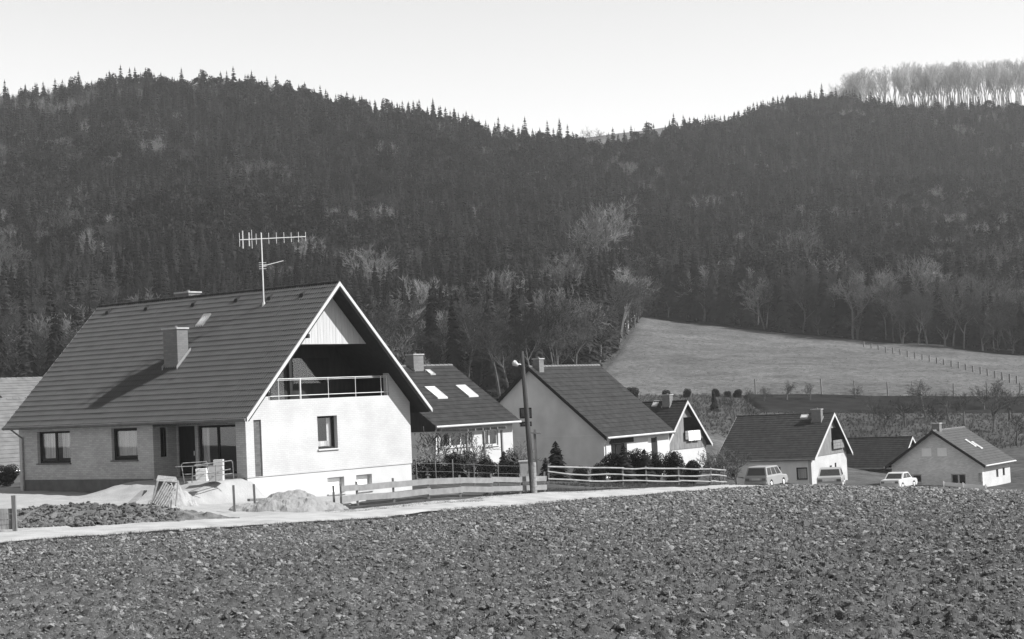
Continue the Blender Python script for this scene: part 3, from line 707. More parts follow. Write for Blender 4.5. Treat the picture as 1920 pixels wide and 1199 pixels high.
    for k in range(4):
        g = MB(); q = c+Vector((0, 0, -.12+.09*k)); g.tube(q-lx*.16, q+lx*.17, .011, n=6); g.build('antenna_element', M_alu, mst)
    return h
MAIN = main_house()

# ------------------------------------------------------------------ the neighbours
def dark_gable_cladding(h, z0, m, v=-.03):
    o = h.gable_outline(z0, drop=.18); mb = MB()
    return o
def house_two():                                        # beyond the white house: long dark roof with two skylights
    h = House('skylight_house', 'white house with dark roof, pale skylights and overgrown pergola', 'B', -5.01, 108, .886, 10.37, 7.21, -1.78, 2.08, .5, .5, -5.2)
    R = h.root; P = h.P
    win = h.eave_px(904, 805, 934, 836); lw = h.eave_px(826, 812, 886, 838)
    h.shell(M_greyrender2, M_render, [], [win, lw])
    window(R, h.e3(), win, lights=2, frame=.1, m_frame=M_white, depth=.1)
    window(R, h.e3(), lw, lights=3, frame=.1, m_frame=M_white, depth=.1)
    q = clip_poly(h.gable_outline(h.zb, drop=.18), (0, -1), -(h.ze-.35)); mb = MB(); mb.prism([P(s, -.04, z) for s, z in q], Vector(P(0, .036, 0))); mb.build('gable_cladding', M_dark, R)
    h.roof(M_slate, 16, .14, M_slate3, gutter=M_white, barge=M_dark)
    h.downpipe(0, .2, -4.6, M_white)
    u, v, z = h.roof_px(783, 695); h.chimney(u-.1, u+.55, v-.45, v+.5, z+1.0, M_chim, flash=M_metal)
    for x, y, a, b in ((818, 738, 1.1, .95), (876, 735, 1.1, .95)):
        u, v, z = h.roof_px(x, y); h.skylight(u, v, a, b, M_skypane, M_white)
    u, v, z = h.roof_px(807, 700); h.skylight(u, v, .5, .5, M_skypane, M_metal, name='roof_hatch')
    # timber pergola along the wall
    for k, v in enumerate((0.4, 2.0, 3.7)):
        mb = MB(); mb.bar(P(-2.2, v, -4.7), P(-2.2, v, -2.25), .12, .12); mb.build('pergola_post', M_timber, R)
    for k, v in enumerate((.2, .9, 1.6, 2.3, 3.0, 3.8)):
        mb = MB(); mb.bar(P(-2.5, v, -2.1), P(.0, v, -2.05), .07, .14); mb.build('pergola_beam', M_timber, R)
    return h
def house_three():
    h = House('grey_gable_house', 'house with plain grey gable and wide dark roof behind the split rail fence', 'B', 5.62, 115, 1.021, 10.66, 9.25, -3.12, 1.75, .4, .3, -6.2)
    R = h.root; P = h.P
    gw = h.gable_px(973, 765, 997, 785); gw2 = h.gable_px(974, 791, 997, 800)
    lw = h.eave_px(1146, 832, 1176, 858); dr = h.eave_px(1216, 820, 1233, 862)
    h.shell(M_greyrender, M_render, [gw, gw2], [lw, dr])
    window(R, h.g3(), gw, lights=2, frame=.08, depth=.1, sill=False)
    window(R, h.g3(), gw2, lights=2, frame=.08, depth=.1, sill=False)
    window(R, h.e3(), lw, lights=2, frame=.08, depth=.2)
    mb = MB(); mb.box(dr[0], dr[1], .12, .18, dr[2], dr[3]); d = mb.build('door', M_greyrender2, R)
    g = MB(); g.box(dr[0]+.5*(dr[1]-dr[0]), dr[1]-.03, .09, .12, dr[2]+.05, dr[3]-.05); g.build('door_panel', M_dark, d)
    vb = h.eave_px(1142, 822, 1188, 831)
    n = 12
    for k in range(n):
        a = vb[0]+(vb[1]-vb[0])*k/n; mb = MB(); mb.box(a, a+(vb[1]-vb[0])/n*.8, -.05, -.02, vb[2], vb[3]); mb.build('valance_board', M_dark, R)
    h.roof(M_slate, 17, .14, M_slate3, gutter=M_white, barge=M_dark)
    h.downpipe(0, .15, -5.4, M_white)
    u, v, z = h.roof_px(1010, 700)
    h.chimney(4.8, 5.3, .3, .9, 2.2, M_chim)
    mb = MB(); mb.box(-.012, -.002, .02, h.W-.02, -3.02, -2.96); mb.build('render_band', M_greyrender2, R)
    return h
def balcony_gable(h, zc, clad, ur0, ur1, zlo, zhi, m_low, m_front, depth=1.6):
    """gable with boarded upper storey and a recessed balcony on its right"""
    R = h.root; P = h.P; th = .28
    mb = MB(); wall(mb, clip_poly(h.gable_outline(h.zb), (0, 1), zc), [], h.g3(), th, 1); mb.build('gable_wall', m_low, R, norm=False)
    o = clip_poly(h.gable_outline(h.zb), (0, -1), -zc)
    mb = MB(); hole = (ur0, ur1, zlo, zhi); wall(mb, o, [hole], h.g3(-.05), .18, 1); mb.build('gable_cladding', clad, R, norm=False)
    mb = MB(); mb.box(ur0, ur1, depth, depth+.1, zlo-.3, zhi+.2); mb.build('balcony_back_wall', M_dark, R)
    mb = MB(); mb.box(ur0-.1, ur0, .14, depth, zlo-.3, zhi+.1); mb.build('balcony_side_wall', M_render, R)
    mb = MB(); mb.box(ur0, ur1, .14, depth, zlo-.4, zlo-.3); mb.build('balcony_floor', M_conc, R)
    mb = MB(); mb.box(ur0, ur1, .14, depth, zhi+.01, zhi+.1); mb.build('balcony_ceiling', M_dark, R)
    hgt = .55; n = 3
    for k in range(n):
        mb = MB(); mb.box(ur0-.1, ur1+.15, -.25, -.21, zlo-.32+k*.27, zlo-.32+k*.27+.25); mb.build('balcony_board', m_front, R)
def house_four():
    h = House('garage_house', 'long dark roofed house with dark garage opening behind the estate car', 'A', 26.17, 158, 1.080, 10.4, 8.56, -7.05, -3.13, .4, .5, -10.2, ur=5.9)
    R = h.root; P = h.P
    gar = h.eave_px(1437, 876, 1464, 905); win = h.eave_px(1493, 877, 1514, 900); w3 = h.eave_px(1368, 879, 1382, 900)
    mb = MB(); th = .28; wall(mb, [(th, h.zb), (h.L, h.zb), (h.L, h.roofz(0)-.16), (th, h.roofz(0)-.16)], [gar, win, w3], h.e3(), th-.004, 1); mb.build('eave_wall', M_greyrender2, R, norm=False)
    mb = MB(); o = h.gable_outline(h.zb); mb.prism([P(q, h.L+.004, z) for q, z in o], Vector((0, .25, 0))); mb.box(h.W-.25, h.W-.004, th, h.L, h.zb, h.roofz(h.W)-.17); mb.build('back_wall', M_greyrender2, R)
    window(R, h.e3(), win, lights=1, frame=.1, depth=.1, curtain=[(win[0]+.12, win[1]-.12, win[2]+.1, win[3]-.1)])
    window(R, h.e3(), w3, lights=1, frame=.1, depth=.1)
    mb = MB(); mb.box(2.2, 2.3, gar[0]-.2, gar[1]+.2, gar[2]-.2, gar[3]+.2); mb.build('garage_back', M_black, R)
    zc = h.roofz(0)-.12
    balcony_gable(h, zc+.0, M_timber, 6.0, 8.9, -6.15, -4.55, M_whitebrick, M_timber)
    for x0, y0, x1, y1 in ((1556, 873, 1559, 888), (1565.5, 868, 1567.5, 888)):
        q = h.gable_px(x0, y0, x1, y1); mb = MB(); mb.box(q[0], q[1], -.05, .0, q[2], q[3]); f = mb.build('narrow_window', M_dark, R)
        g = MB(); g.box(q[0]+.04, q[1]-.04, -.065, -.052, q[2]+.05, q[3]-.05); g.build('pane', M_glass, f)
    h.roof(M_slate, 20, .14, M_slate, barge=M_white, barge_h=.22, gutter=M_plinth)
    u, v, z = h.roof_px(1533, 790); h.chimney(u-.2, u+.4, v-.4, v+.5, z+1.05, M_chim, flash=M_metal)
    u, v, z = h.roof_px(1508, 782); h.skylight(u, v, .5, .7, M_skypane, M_metal, name='roof_hatch')
    return h
def house_five():
    h = House('balcony_house', 'narrow gabled house with timber upper storey squeezed beside the grey gable house', 'A', 13.05, 158, .941, 7.51, 11, -5.48, -1.37, .4, .5, -9.2)
    R = h.root; P = h.P
    mb = MB(); th = .28; wall(mb, [(th, h.zb), (h.L, h.zb), (h.L, h.roofz(0)-.16), (th, h.roofz(0)-.16)], [], h.e3(), th-.004, 1); mb.build('eave_wall', M_greyrender2, R, norm=False)
    mb = MB(); o = h.gable_outline(h.zb); mb.prism([P(q, h.L+.004, z) for q, z in o], Vector((0, .25, 0))); mb.box(h.W-.25, h.W-.004, th, h.L, h.zb, h.roofz(h.W)-.17); mb.build('back_wall', M_greyrender2, R)
    balcony_gable(h, -5.75, M_timber, 3.6, 6.4, -4.6, -2.9, M_render, M_timber, 1.8)
    for k, (a, b) in enumerate(((4.0, 4.9), (5.0, 6.1))):
        mb = MB(); mb.box(a, b, -.30, -.27, -5.05, -4.15); mb.build('hanging_sheet', M_blind, R)
    h.roof(M_slate, 18, .14, M_slate, barge=M_white, barge_h=.22, gutter=M_plinth)
    u, v, z = h.roof_px(1250, 762); h.chimney(u-.1, u+.5, v-.4, v+.4, z+1.0, M_chim, flash=M_metal)
    u, v, z = h.roof_px(1229, 758); h.skylight(u, v, .5, .6, M_skypane, M_metal, name='roof_hatch')
    return h
def house_six():
    h = House('shuttered_house', 'low grey gabled house with pale closed shutters and lit white side wall', 'B', 40.65, 155, .978, 8.37, 7.18, -8.13, -4.98, .45, .5, -10.6)
    R = h.root; P = h.P
    sh = [h.gable_px(1727, 840, 1747, 857), h.gable_px(1756, 839, 1776, 857)]; lo = [h.gable_px(1694, 890, 1728, 906), h.gable_px(1783, 889, 1811, 909)]
    ew = [h.eave_px(1840, 887, 1845, 903), h.eave_px(1868, 880, 1872, 895), h.eave_px(1880, 877, 1884, 892)]
    h.shell(mat_brick('buff_brick', .72, .6), M_whitebrick, sh+lo, ew)
    for q in sh: window(R, h.g3(), q, blind=True, frame=.05, m_frame=M_greyrender2, depth=.03, sill=False, name='shuttered_window')
    window(R, h.g3(), lo[0], lights=2, frame=.1, m_frame=M_white, depth=.08); window(R, h.g3(), lo[1], lights=2, frame=.1, m_frame=M_white, depth=.08)
    for q in ew: window(R, h.e3(), q, lights=1, frame=.05, depth=.1, sill=False, name='narrow_window')
    h.roof(M_slate2, 16, .14, M_slate3, gutter=M_white, barge=M_dark)
    u, v, z = h.roof_px(1760, 806); h.chimney(h.ur-.3, h.ur+.4, .5, 1.1, h.zr+.55, M_chim)
    for x in (1820, 1832):
        u, v, z = h.roof_px(x, 832 + (x-1820)*.35); h.skylight(u, v, .9, .5, M_skypane, M_white)
    return h
def house_seven():
    h = House('far_roof_house', 'dark low roof with small white edged gable between garage house and shuttered house', 'A', 39.81, 185, .972, 6.4, 11, -9.61, -6.49, .4, .4, -11.6)
    h.shell(M_timber, M_plinth, [], [], .25); h.roof(M_slate, 16, .14, M_slate, barge=M_white, gutter=M_plinth); return h
def house_zero():                                       # pale roofs at the left edge, behind the white house
    p = at(-95, 880, 100)
    h = House('pale_roof_house', 'house with pale tiled roof half hidden behind the white house', 'B', p.x, 100, .80, 9.6, 12, p.z-.3, p.z+3.9, .5, .5, -5.2)
    h.shell(M_greyrender2, M_greyrender2, [], []); h.roof(M_slate3, 18, .14, M_slate3, gutter=M_metal, barge=M_greyrender2); return h
house_two(); house_three(); house_four(); house_five(); house_six(); house_seven(); house_zero()
def annex():
    p = at(36, 745, 118)
    h = House('annex', 'small pale gabled roof just showing over the eaves of the white house', 'B', p.x, 118, .9, 7.0, 6, p.z-1.2, p.z+1.35, .4, .3, -6)
    h.root['category'] = 'outbuilding'
    h.shell(M_greyrender2, M_greyrender2, [], []); h.roof(M_slate3, 14, .14, M_slate3); return h
annex()

# ------------------------------------------------------------------ fences, poles, cars, building rubbish
def gpt(px, d, lift=0.0):
    x = tx(px)*d; return Vector((x, d, g1(x, d)+lift))
def fence(name, label, pts, post_h, rails, m_post, m_rail, post_w=.1, rail_h=.14, rail_w=.035, wob=.03, sink=.3, round_rail=False, cat='fence', group=None, side=-1):
    """posts at the given (column, depth) points, rails between neighbours at the given heights"""
    Q = [gpt(*p) for p in pts]; f = world_thing(name, label, cat, tuple(Q[0]), group)
    for q in Q:
        mb = MB(); h = post_h*random.uniform(.95, 1.06); t = Vector((random.uniform(-.03, .03), random.uniform(-.03, .03), h)); mb.bar(q-Vector((0, 0, sink)), q+t, post_w, post_w); mb.build('post', m_post, f)
    for k in range(len(Q)-1):
        a, b = Q[k], Q[k+1]; d = (b-a).normalized(); n = Vector((d.y, -d.x, 0))*(post_w*.5+rail_w*.5)*(-side)
        for hh in rails:
            w0, w1, w2 = (random.uniform(-wob, wob) for _ in range(3)); mb = MB()
            p0 = a+n+Vector((0, 0, hh+w0))-d*.08; p1 = b+n+Vector((0, 0, hh+w1))+d*.08; pm = (p0+p1)/2+Vector((0, 0, w2))
            if round_rail:
                mb.tube(p0, pm, rail_h*.5*random.uniform(.85, 1.1), rail_h*.5, 7); mb.tube(pm-(p1-pm)*.004, p1, rail_h*.5, rail_h*.5*random.uniform(.7, 1), 7)
                m_ = MB(); V = []; n7 = 7; rr = [rail_h*.5*random.uniform(.85, 1.1), rail_h*.52, rail_h*.5*random.uniform(.7, 1.)]
                ax = d.orthogonal().normalized(); bx_ = d.cross(ax)
                for c, r in zip((p0, pm, p1), rr): V += [c+ax*(r*math.cos(2*math.pi*i/n7))+bx_*(r*math.sin(2*math.pi*i/n7)) for i in range(n7)]
                Fc = [(o+i, o+(i+1) % n7, o+n7+(i+1) % n7, o+n7+i) for o in (0, n7) for i in range(n7)]+[tuple(range(n7)), tuple(range(2*n7, 3*n7))]
                mb = MB(); mb.add(V, Fc)
            else: mb.bar(p0, p1, rail_w, rail_h*random.uniform(.92, 1.05))
            mb.build('rail' if round_rail else 'plank', m_rail, f)
    return f
def bottom_at(px, py, lo, hi):                          # depth at which the terrain shows at a picture point
    best = min(np.arange(lo, hi, .1), key=lambda d: abs((at(px, py, d)).z-g1(tx(px, py)*d, d))); return float(best)
PF = [(634, 70.6), (665, 71.9), (733, 74.4), (798, 76.6), (858, 78.6), (916, 80.5), (970, 82.3), (1016, 84.0)]
fence('plank_fence', 'low fence of two pale wide planks along the track below the white house', PF, .95, [.26, .68], M_post, M_plank, post_w=.09, rail_h=.25, side=-1)
RF = [(1024, 97.5), (1100, 99.0), (1163, 100.2), (1208, 101.2), (1268, 102.4), (1328, 103.6), (1354, 104.4)]
fence('split_rail_fence', 'fence of three wavy split rails in front of the grey gable house', RF, 1.05, [.22, .56, .92], M_post, M_rail, post_w=.09, rail_h=.10, round_rail=True, wob=.05, side=-1)
def wire_fence(name, label, pts, h, wires, group=None, r=.006, pw=.06, m=None):
    Q = [gpt(*p) for p in pts]; f = world_thing(name, label, 'fence', tuple(Q[0]), group)
    for q in Q:
        mb = MB(); mb.tube(q-Vector((0, 0, .3)), q+Vector((random.uniform(-.05, .05), 0, h*random.uniform(.92, 1.08))), pw*.5, n=6); mb.build('post', m or M_post, f)
    for hh in wires:
        for a, b in zip(Q[:-1], Q[1:]):
            mb = MB(); mb.tube(a+Vector((0, 0, hh)), b+Vector((0, 0, hh)), r, n=4); mb.build('wire', M_metal, f)
    return f
wire_fence('garden_wire_fence', 'thin wire fence with slender posts before the pergola garden', [(778, 86.5), (814, 87.5), (845, 88.5), (885, 89.7), (930, 91), (972, 92.2)], 1.15, [.25, .6, 1.0], m=M_timber)
mp = [(1633+13.2*k, 0) for k in range(23)]
def on_ground(px, py, d0, d1): q = ground_hit(px, py, d0, d1); return (px, q.y) if q else (px, 300)
wire_fence('pasture_fence', 'row of dark posts running down across the upper pasture', [on_ground(1628+13.5*k, 655+3.0*k+.012*k*k, 200, 500) for k in range(22)], 1.5, [1.2], pw=.3, m=M_timber, r=.01)
wire_fence('corner_fence', 'short white post fence climbing the left edge of the pasture', [on_ground(1163+6.0*k, 640-5.0*k, 220, 500) for k in range(8)], 2.2, [2.0, 1.2], pw=.3, m=M_white, r=.04)
wire_fence('lower_pasture_fence', 'widely spaced posts along the lower edge of the pasture', [(1420+62*k, 252.2) for k in range(9)], 2.1, [1.4], pw=.2, m=M_timber, r=.01)
fence('corner_gate_fence', 'short weathered plank fence with leaning pale rail beside the track', [(-60, 56.6), (-18, 57.0), (22, 57.4)], 1.15, [.15, .32, .5, .68], M_timber, M_timber, post_w=.13, rail_h=.16, side=1)
RG = [(1764, 146), (1800, 145.2), (1842, 144.5)]
fence('white_board_fence', 'low white board fence before the shuttered house', RG, .75, [.5], M_white, M_white, rail_h=.3, side=1)
# utility pole with street lamp
b0 = gpt(995, 82.4); tp = at(978, 659, 82.4)
pole = world_thing('lamp_pole', 'tall dark wooden pole with small street lamp standing at the fence end', 'pole', tuple(b0))
mb = MB(); mb.tube(b0-Vector((0, 0, .5)), tp, .15, .095, 12); mb.build('shaft', M_tar, pole)
mb = MB(); lp = at(966, 685, 82.2); k = b0.lerp(tp, .905); mb.tube(k, lp+Vector((.1, 0, .05)), .025, n=8); arm = mb.build('arm', M_metal, pole)
mb = MB(); mb.tube(lp+Vector((.14, 0, -.02)), lp+Vector((-.04, -.02, .10)), .06, .15, 12); mb.tube(lp+Vector((-.04, -.02, .10)), lp+Vector((-.12, -.03, .13)), .15, .07, 12); mb.build('lamp_head', M_white, pole, smooth=True)
mb = MB(); mb.tube(b0+Vector((.02, -.02, -.4)), b0+Vector((0.02, -.03, 1.5)), .155, .15, 12); mb.build('foot_sleeve', M_post, pole)
# cabinet
c = gpt(982, 86.0); cz = at(982, 899, 86).z; ct = at(982, 866, 86).z
cab = world_thing('electric_cabinet', 'pale box cabinet on dark legs behind the plank fence by the pole', 'cabinet', (c.x, c.y, c.z))
mb = MB(); mb.box(c.x-.30, c.x+.30, c.y-.2, c.y+.2, cz, ct); mb.build('box', M_conc, cab)
mb = MB(); mb.box(c.x-.34, c.x+.34, c.y-.24, c.y+.24, ct, ct+.05); mb.build('lid', M_white, cab)
mb = MB(); mb.box(c.x-.26, c.x+.26, c.y-.216, c.y-.2, cz+.06, ct-.06); d_ = mb.build('door', M_conc, cab)
mb = MB(); mb.box(c.x+.16, c.x+.2, c.y-.235, c.y-.216, cz+.35, cz+.48); mb.build('handle', M_dark, d_)
for s in (-.24, .24):
    mb = MB(); mb.box(c.x+s-.05, c.x+s+.05, c.y-.1, c.y+.1, c.z-.3, cz); mb.build('leg', M_dark, cab)
# clothes-line post
c = gpt(1003, 96.0); q = at(1002, 805, 96); p_ = world_thing('clothesline_post', 'T shaped clothesline post standing behind the pale cabinet', 'post', tuple(c))
mb = MB(); mb.bar(c-Vector((0, 0, .3)), q, .14, .14); mb.build('upright', M_timber, p_)
mb = MB(); a = at(1002, 813, 96); mb.bar(a+Vector((-.3, -.09, .05)), a+Vector((.36, -.09, -.03)), .07, .08); mb.build('crossbar', M_timber, p_)
# slender marker posts in the yard
yard_posts = [(440, 951, 910, 66.8, 'dark marker post driven in the sand left of the sand heap'), (478, 941, 908, 69.0, 'dark marker post standing just behind the sand heap'), (627, 946, 911, 71.2, 'dark post at the near end of the plank fence')]
for px, yb, yt, d, lab in yard_posts:
    a = at(px, yb, d); zt = at(px-1.2, yt, d).z; mb = MB(); mb.bar((a.x, a.y, a.z-.5), (a.x-.02, a.y, zt), .085, .085)
    tag(mb.build('marker_post', M_timber), lab, 'post')
# heaps
def heap(name, label, px, d, rx, ry, h, m, seed, rough=.06, rot=0.0, grp=None, pw=1.6):
    n = 64; S, T = np.meshgrid(np.linspace(-1, 1, n), np.linspace(-1, 1, n)); cx_, cy_ = tx(px)*d, d
    c_, s_ = math.cos(rot), math.sin(rot); X = cx_+S*rx*c_-T*ry*s_; Y = cy_+S*rx*s_+T*ry*c_
    r = np.sqrt(S*S+T*T)*(1+fbm(S*2.2, T*2.2, 3, seed)*.35); H = h*np.clip(1-r, 0, 1)**(1/pw)*1.0
    H = h*(1-smooth01(np.clip(r, 0, 1)))**.8
    Z = ground(X.ravel(), Y.ravel()).reshape(X.shape)+.02+H+fbm(X/.35, Y/.35, 4, seed+3)*rough*2*np.clip((1-r)*6, 0, 1)-np.clip((r-.9)*1.5, 0, .3)
    o = link(name, grid_mesh(name, X, Y, Z, m, smooth=False)); return tag(o, label, 'heap', grp)
heap('earth_heap', 'long low heap of dug earth between the track and the brick wall', 165, 62.6, 5.2, 2.6, .42, M_earth, 51, .10, .22)
heap('sand_heap', 'rounded heap of grey sand in front of the white gable', 545, 68.4, 2.5, 1.7, .72, mat('grey_sand', .22, .95, .1, 2, .4, 16), 61, .09, .3)
heap('rubble_heap', 'small heap of pale rubble at the terrace edge', 322, 69.6, 1.0, .8, .9, M_sand, 71, .14)
# leaning panels, pallet and planks
def zat(px, py, d): return at(px, py, d)
fz = 65.6
g = world_thing('formwork_stack', 'pale shuttering panels leaning together beside the rubble heap', 'panels', tuple(zat(316, 953, fz)))
def slab4(pts, off, name, m, par): mb = MB(); mb.prism(pts, off); return mb.build(name, m, par)
slab4([zat(283, 946, fz+.2), zat(316, 957, fz-.5), zat(320, 908, fz+.5), zat(293, 900, fz+.9)], Vector((.03, .05, 0)), 'panel', M_timber, g)
slab4([zat(318, 956, fz-.4), zat(341, 953, fz+.5), zat(334, 903, fz+.9), zat(322, 900, fz+.5)], Vector((.02, .05, 0)), 'panel', M_post, g)
slab4([zat(293, 903, fz+.4), zat(334, 906, fz+.4), zat(330, 896, fz+1.2), zat(296, 893, fz+1.2)], Vector((0, .0, .03)), 'cover_board', M_post, g)
for px0, px1 in ((286, 296), (331, 334)): 
    mb = MB(); mb.bar(zat(px0-2, 948, fz-.4), zat(px1, 902, fz+.3), .05, .05); mb.build('strut', M_plank, g)
pl = world_thing('pallet', 'slatted timber pallet leaning on the shuttering panels', 'pallet', tuple(zat(305, 955, fz-.9)))
A, B_, C_, D_ = zat(287, 944, fz-.4), zat(309, 954, fz-1.0), zat(331, 919, fz-.2), zat(309, 903, fz+.2)
for k in range(7):
    t = k/6; mb = MB(); mb.bar(A.lerp(B_, t), D_.lerp(C_, t), .06, .025, up=(0, -1, .3)); mb.build('slat', M_post, pl)
for t in (.06, .5, .94):
    mb = MB(); mb.bar(A.lerp(D_, t)+Vector((0, .05, 0)), B_.lerp(C_, t)+Vector((0, .05, 0)), .07, .06, up=(0, -1, .3)); mb.build('bearer', M_timber, pl)
planks = [((236, 953, 64.6), (270, 921, 66.8), .24, .05, M_plank, 'pale broad plank sloping up the earth left of the pallet'),
          ((292, 948, 64.4), (318, 968, 62.9), .16, .04, M_plank, 'pale plank lying on the ground in front of the pallet'),
          ((262, 953, 64.4), (300, 962, 63.8), .18, .03, M_timber, 'grey plank lying across the ground by the pallet'),
          ((466, 938, 69.6), (520, 936, 70.4), .2, .1, M_timber, 'dark beam lying at the top of the sand heap')]
for (x0, y0, d0), (x1, y1, d1), w, t, m, lab in planks:
    mb = MB(); a, b = zat(x0, y0, d0), zat(x1, y1, d1); a.z = max(a.z, g1(a.x, a.y)+.06) if 'sloping' not in lab else a.z; mb.bar(a, b, w, t); tag(mb.build('plank', m), lab, 'plank')
# tubular frame and boxes on the terrace
fr = world_thing('garden_swing_frame', 'bent metal tube frame standing on the terrace before the loggia', 'frame', tuple(zat(390, 903, 71)))
def tubes(pts, r, name, m, par):
    V = [zat(*p) for p in pts]; mb = MB()
    for a, b in zip(V[:-1], V[1:]): mb.tube(a, b, r, n=7)
    return mb.build(name, m, par)
for pts in ([(346, 907, 71), (340, 872, 71), (343, 869, 71), (386, 866, 71.3), (388, 868, 71.3), (393, 903, 71.3)], [(360, 906, 70.4), (361, 876, 70.4), (364, 873, 70.4), (434, 864, 72), (436, 868, 72), (438, 898, 72)],
            [(405, 903, 71), (404, 872, 71)], [(328, 876, 70.8), (400, 873, 71.2)], [(362, 893, 70.5), (432, 880, 71.9)], [(396, 893, 71), (436, 888, 72)], [(346, 890, 71), (392, 888, 71.2)]):
    tubes(pts, .02, 'tube', M_timber, fr)
def crate(name, label, cat, x0, x1, y0, y1, d, m, dep=.5, layers=1):
    a = zat(x0, y1, d); b = zat(x1, y0, d+.0); t = world_thing(name, label, cat, (a.x, a.y, a.z)); hh = (b.z-a.z)/layers
    for k in range(layers):
        mb = MB(); j = random.uniform(-.02, .02); mb.box(a.x+j, b.x+j, a.y, a.y+dep, a.z+k*hh+.003, a.z+(k+1)*hh-.006); mb.build('layer' if layers > 1 else 'side', m, t)
    return t
crate('block_stack', 'stack of grey building blocks on the terrace by the tube frame', 'blocks', 367, 386, 879, 904, 70.9, M_greyrender2, .6, 5)
w_ = crate('white_box', 'white box with open top standing on the terrace before the big window', 'box', 388, 417, 874, 903, 72.0, M_white, .5, 2)
mb = MB(); a = zat(400, 874, 72); b = zat(417, 862, 72); mb.box(a.x, b.x, 72, 72.4, a.z, b.z); mb.build('top_box', M_white, w_)

# cars
def car(name, label, loc, heading, estate, m_body, L=4.1, Wd=1.6, Hh=1.42, roofm=None):
    t = thing(name, label, 'car', loc, heading - math.pi/2)            # local +y is forward
    w = Wd/2; hl = L/2; wl = .50; belt = .86
    # (y, z) side outline of the lower body
    low = [(-hl, .42), (-hl-.03, .62), (-hl+.02, belt), (-.05*L, belt+.02), (.22*L, belt+.0), (hl-.12, .78), (hl, .66), (hl+.02, .40), (hl-.1, .24), (-hl+.1, .26)]
    if not estate: low[2] = (-hl+.02, .84); low.insert(3, (-.27*L, .90))
    V = []; n = len(low)
    for x, ins in ((-w, .0), (-w+.10, .06), (w-.10, .06), (w, .0)): pass
    mb = MB(); V = []
    secs = [(-w, 0), (-w*.93, 1), (w*.93, 1), (w, 0)]
    for x, top in secs:
        for (y, z) in low:
            zz = z if top else (z-.06 if z > .7 else z); yy = y if top else y*.985; V.append((x, yy, zz))
    Fc = [(s*n+i, s*n+(i+1) % n, (s+1)*n+(i+1) % n, (s+1)*n+i) for s in range(3) for i in range(n)]+[tuple(range(n)), tuple(range(3*n, 4*n))]
    mb.add(V, Fc); body = mb.build('body', m_body, t)
    # cabin
    if estate: cab_ = [(-hl+.06, belt), (-hl+.26, Hh-.03), (-hl+.55, Hh), (.06*L, Hh), (.13*L, Hh-.04), (.27*L, belt)]
    else: cab_ = [(-.30*L, belt+.02), (-.17*L, Hh-.05), (-.12*L, Hh), (.06*L, Hh), (.11*L, Hh-.04), (.25*L, belt)]
    mb = MB(); V = []; n = len(cab_); tw_ = lambda z: w*.95-(z-belt)*.22
    for sg in (-1, 1):
        for y, z in cab_: V.append((sg*tw_(z), y, z))
    mb.add(V, [(i, (i+1) % n, n+(i+1) % n, n+i) for i in range(n)]+[tuple(range(n)), tuple(range(n, 2*n))]); mb.build('cabin', roofm or m_body, t)
    # glass panels, a hair proud of the cabin
    def pane(name, pts, off): g = MB(); g.prism(pts, off); g.build(name, M_carglass, t)
    zb_, zt_ = belt+.06, Hh-.09
    yr = lambda z: cab_[0][0]+(cab_[1][0]-cab_[0][0])*(z-cab_[0][1])/(cab_[1][1]-cab_[0][1])
    yf = lambda z: cab_[-1][0]+(cab_[-2][0]-cab_[-1][0])*(z-cab_[-1][1])/(cab_[-2][1]-cab_[-1][1])
    pane('rear_window', [(-tw_(zb_)+.1, yr(zb_)-.012, zb_), (tw_(zb_)-.1, yr(zb_)-.012, zb_), (tw_(zt_)-.1, yr(zt_)-.012, zt_), (-tw_(zt_)+.1, yr(zt_)-.012, zt_)], Vector((0, .008, 0)))
    pane('windscreen', [(-tw_(zb_)+.1, yf(zb_)+.012, zb_), (tw_(zb_)-.1, yf(zb_)+.012, zb_), (tw_(zt_)-.1, yf(zt_)+.012, zt_), (-tw_(zt_)+.1, yf(zt_)+.012, zt_)], Vector((0, -.008, 0)))
    ya, yb = yr(zb_)+.16, yf(zb_)-.14; ta, tb = yr(zt_)+.14, yf(zt_)-.1; nw = 3 if estate else 2
    for sg in (-1, 1):
        for k in range(nw):
            f0, f1 = k/nw+.02, (k+1)/nw-.02
            pane('side_window', [(sg*(tw_(zb_)+.006), ya+(yb-ya)*f0, zb_), (sg*(tw_(zb_)+.006), ya+(yb-ya)*f1, zb_), (sg*(tw_(zt_)+.006), ta+(tb-ta)*f1, zt_), (sg*(tw_(zt_)+.006), ta+(tb-ta)*f0, zt_)], Vector((-sg*.01, 0, 0)))
    for sx in (-1, 1):
        for y in (-hl+.78, hl-.82):
            x0 = sx*(w+.01); mb = MB(); mb.tube((x0-sx*.2, y, .31), (x0, y, .31), .31, n=18); wh = mb.build('wheel', M_tyre, t)
            mb = MB(); mb.tube((x0-sx*.02, y, .31), (x0+sx*.015, y, .31), .19, .16, n=14); mb.build('rim', M_alu, wh)
        mb = MB(); mb.box(sx*(w-.28)-.14 if 0 else min(sx*(w-.36), sx*(w-.08)), max(sx*(w-.36), sx*(w-.08)), -hl-.05, -hl-.01, .58, .74); mb.build('tail_light', M_plinth, t)
        mb = MB(); mb.tube((sx*(w-.25), hl-.02, .62), (sx*(w-.25), hl+.03, .62), .09, n=12); mb.build('headlight', M_alu, t)
    for y, nm in ((-hl-.09, 'rear_bumper'), (hl+.09, 'front_bumper')):
        mb = MB(); mb.bar((-w+.02, y, .44), (w-.02, y, .44), .1, .12); mb.build(nm, M_metal, t)
    mb = MB(); mb.box(-.26, .26, -hl-.065, -hl-.03, .60, .71); mb.build('number_plate', M_white, t)
    return t
M_carglass = mat('car_glass', .03, .06, .1, 2, spec=.7)
M_carwhite = mat('car_white_paint', .46, .3, .04, 2, spec=.5)
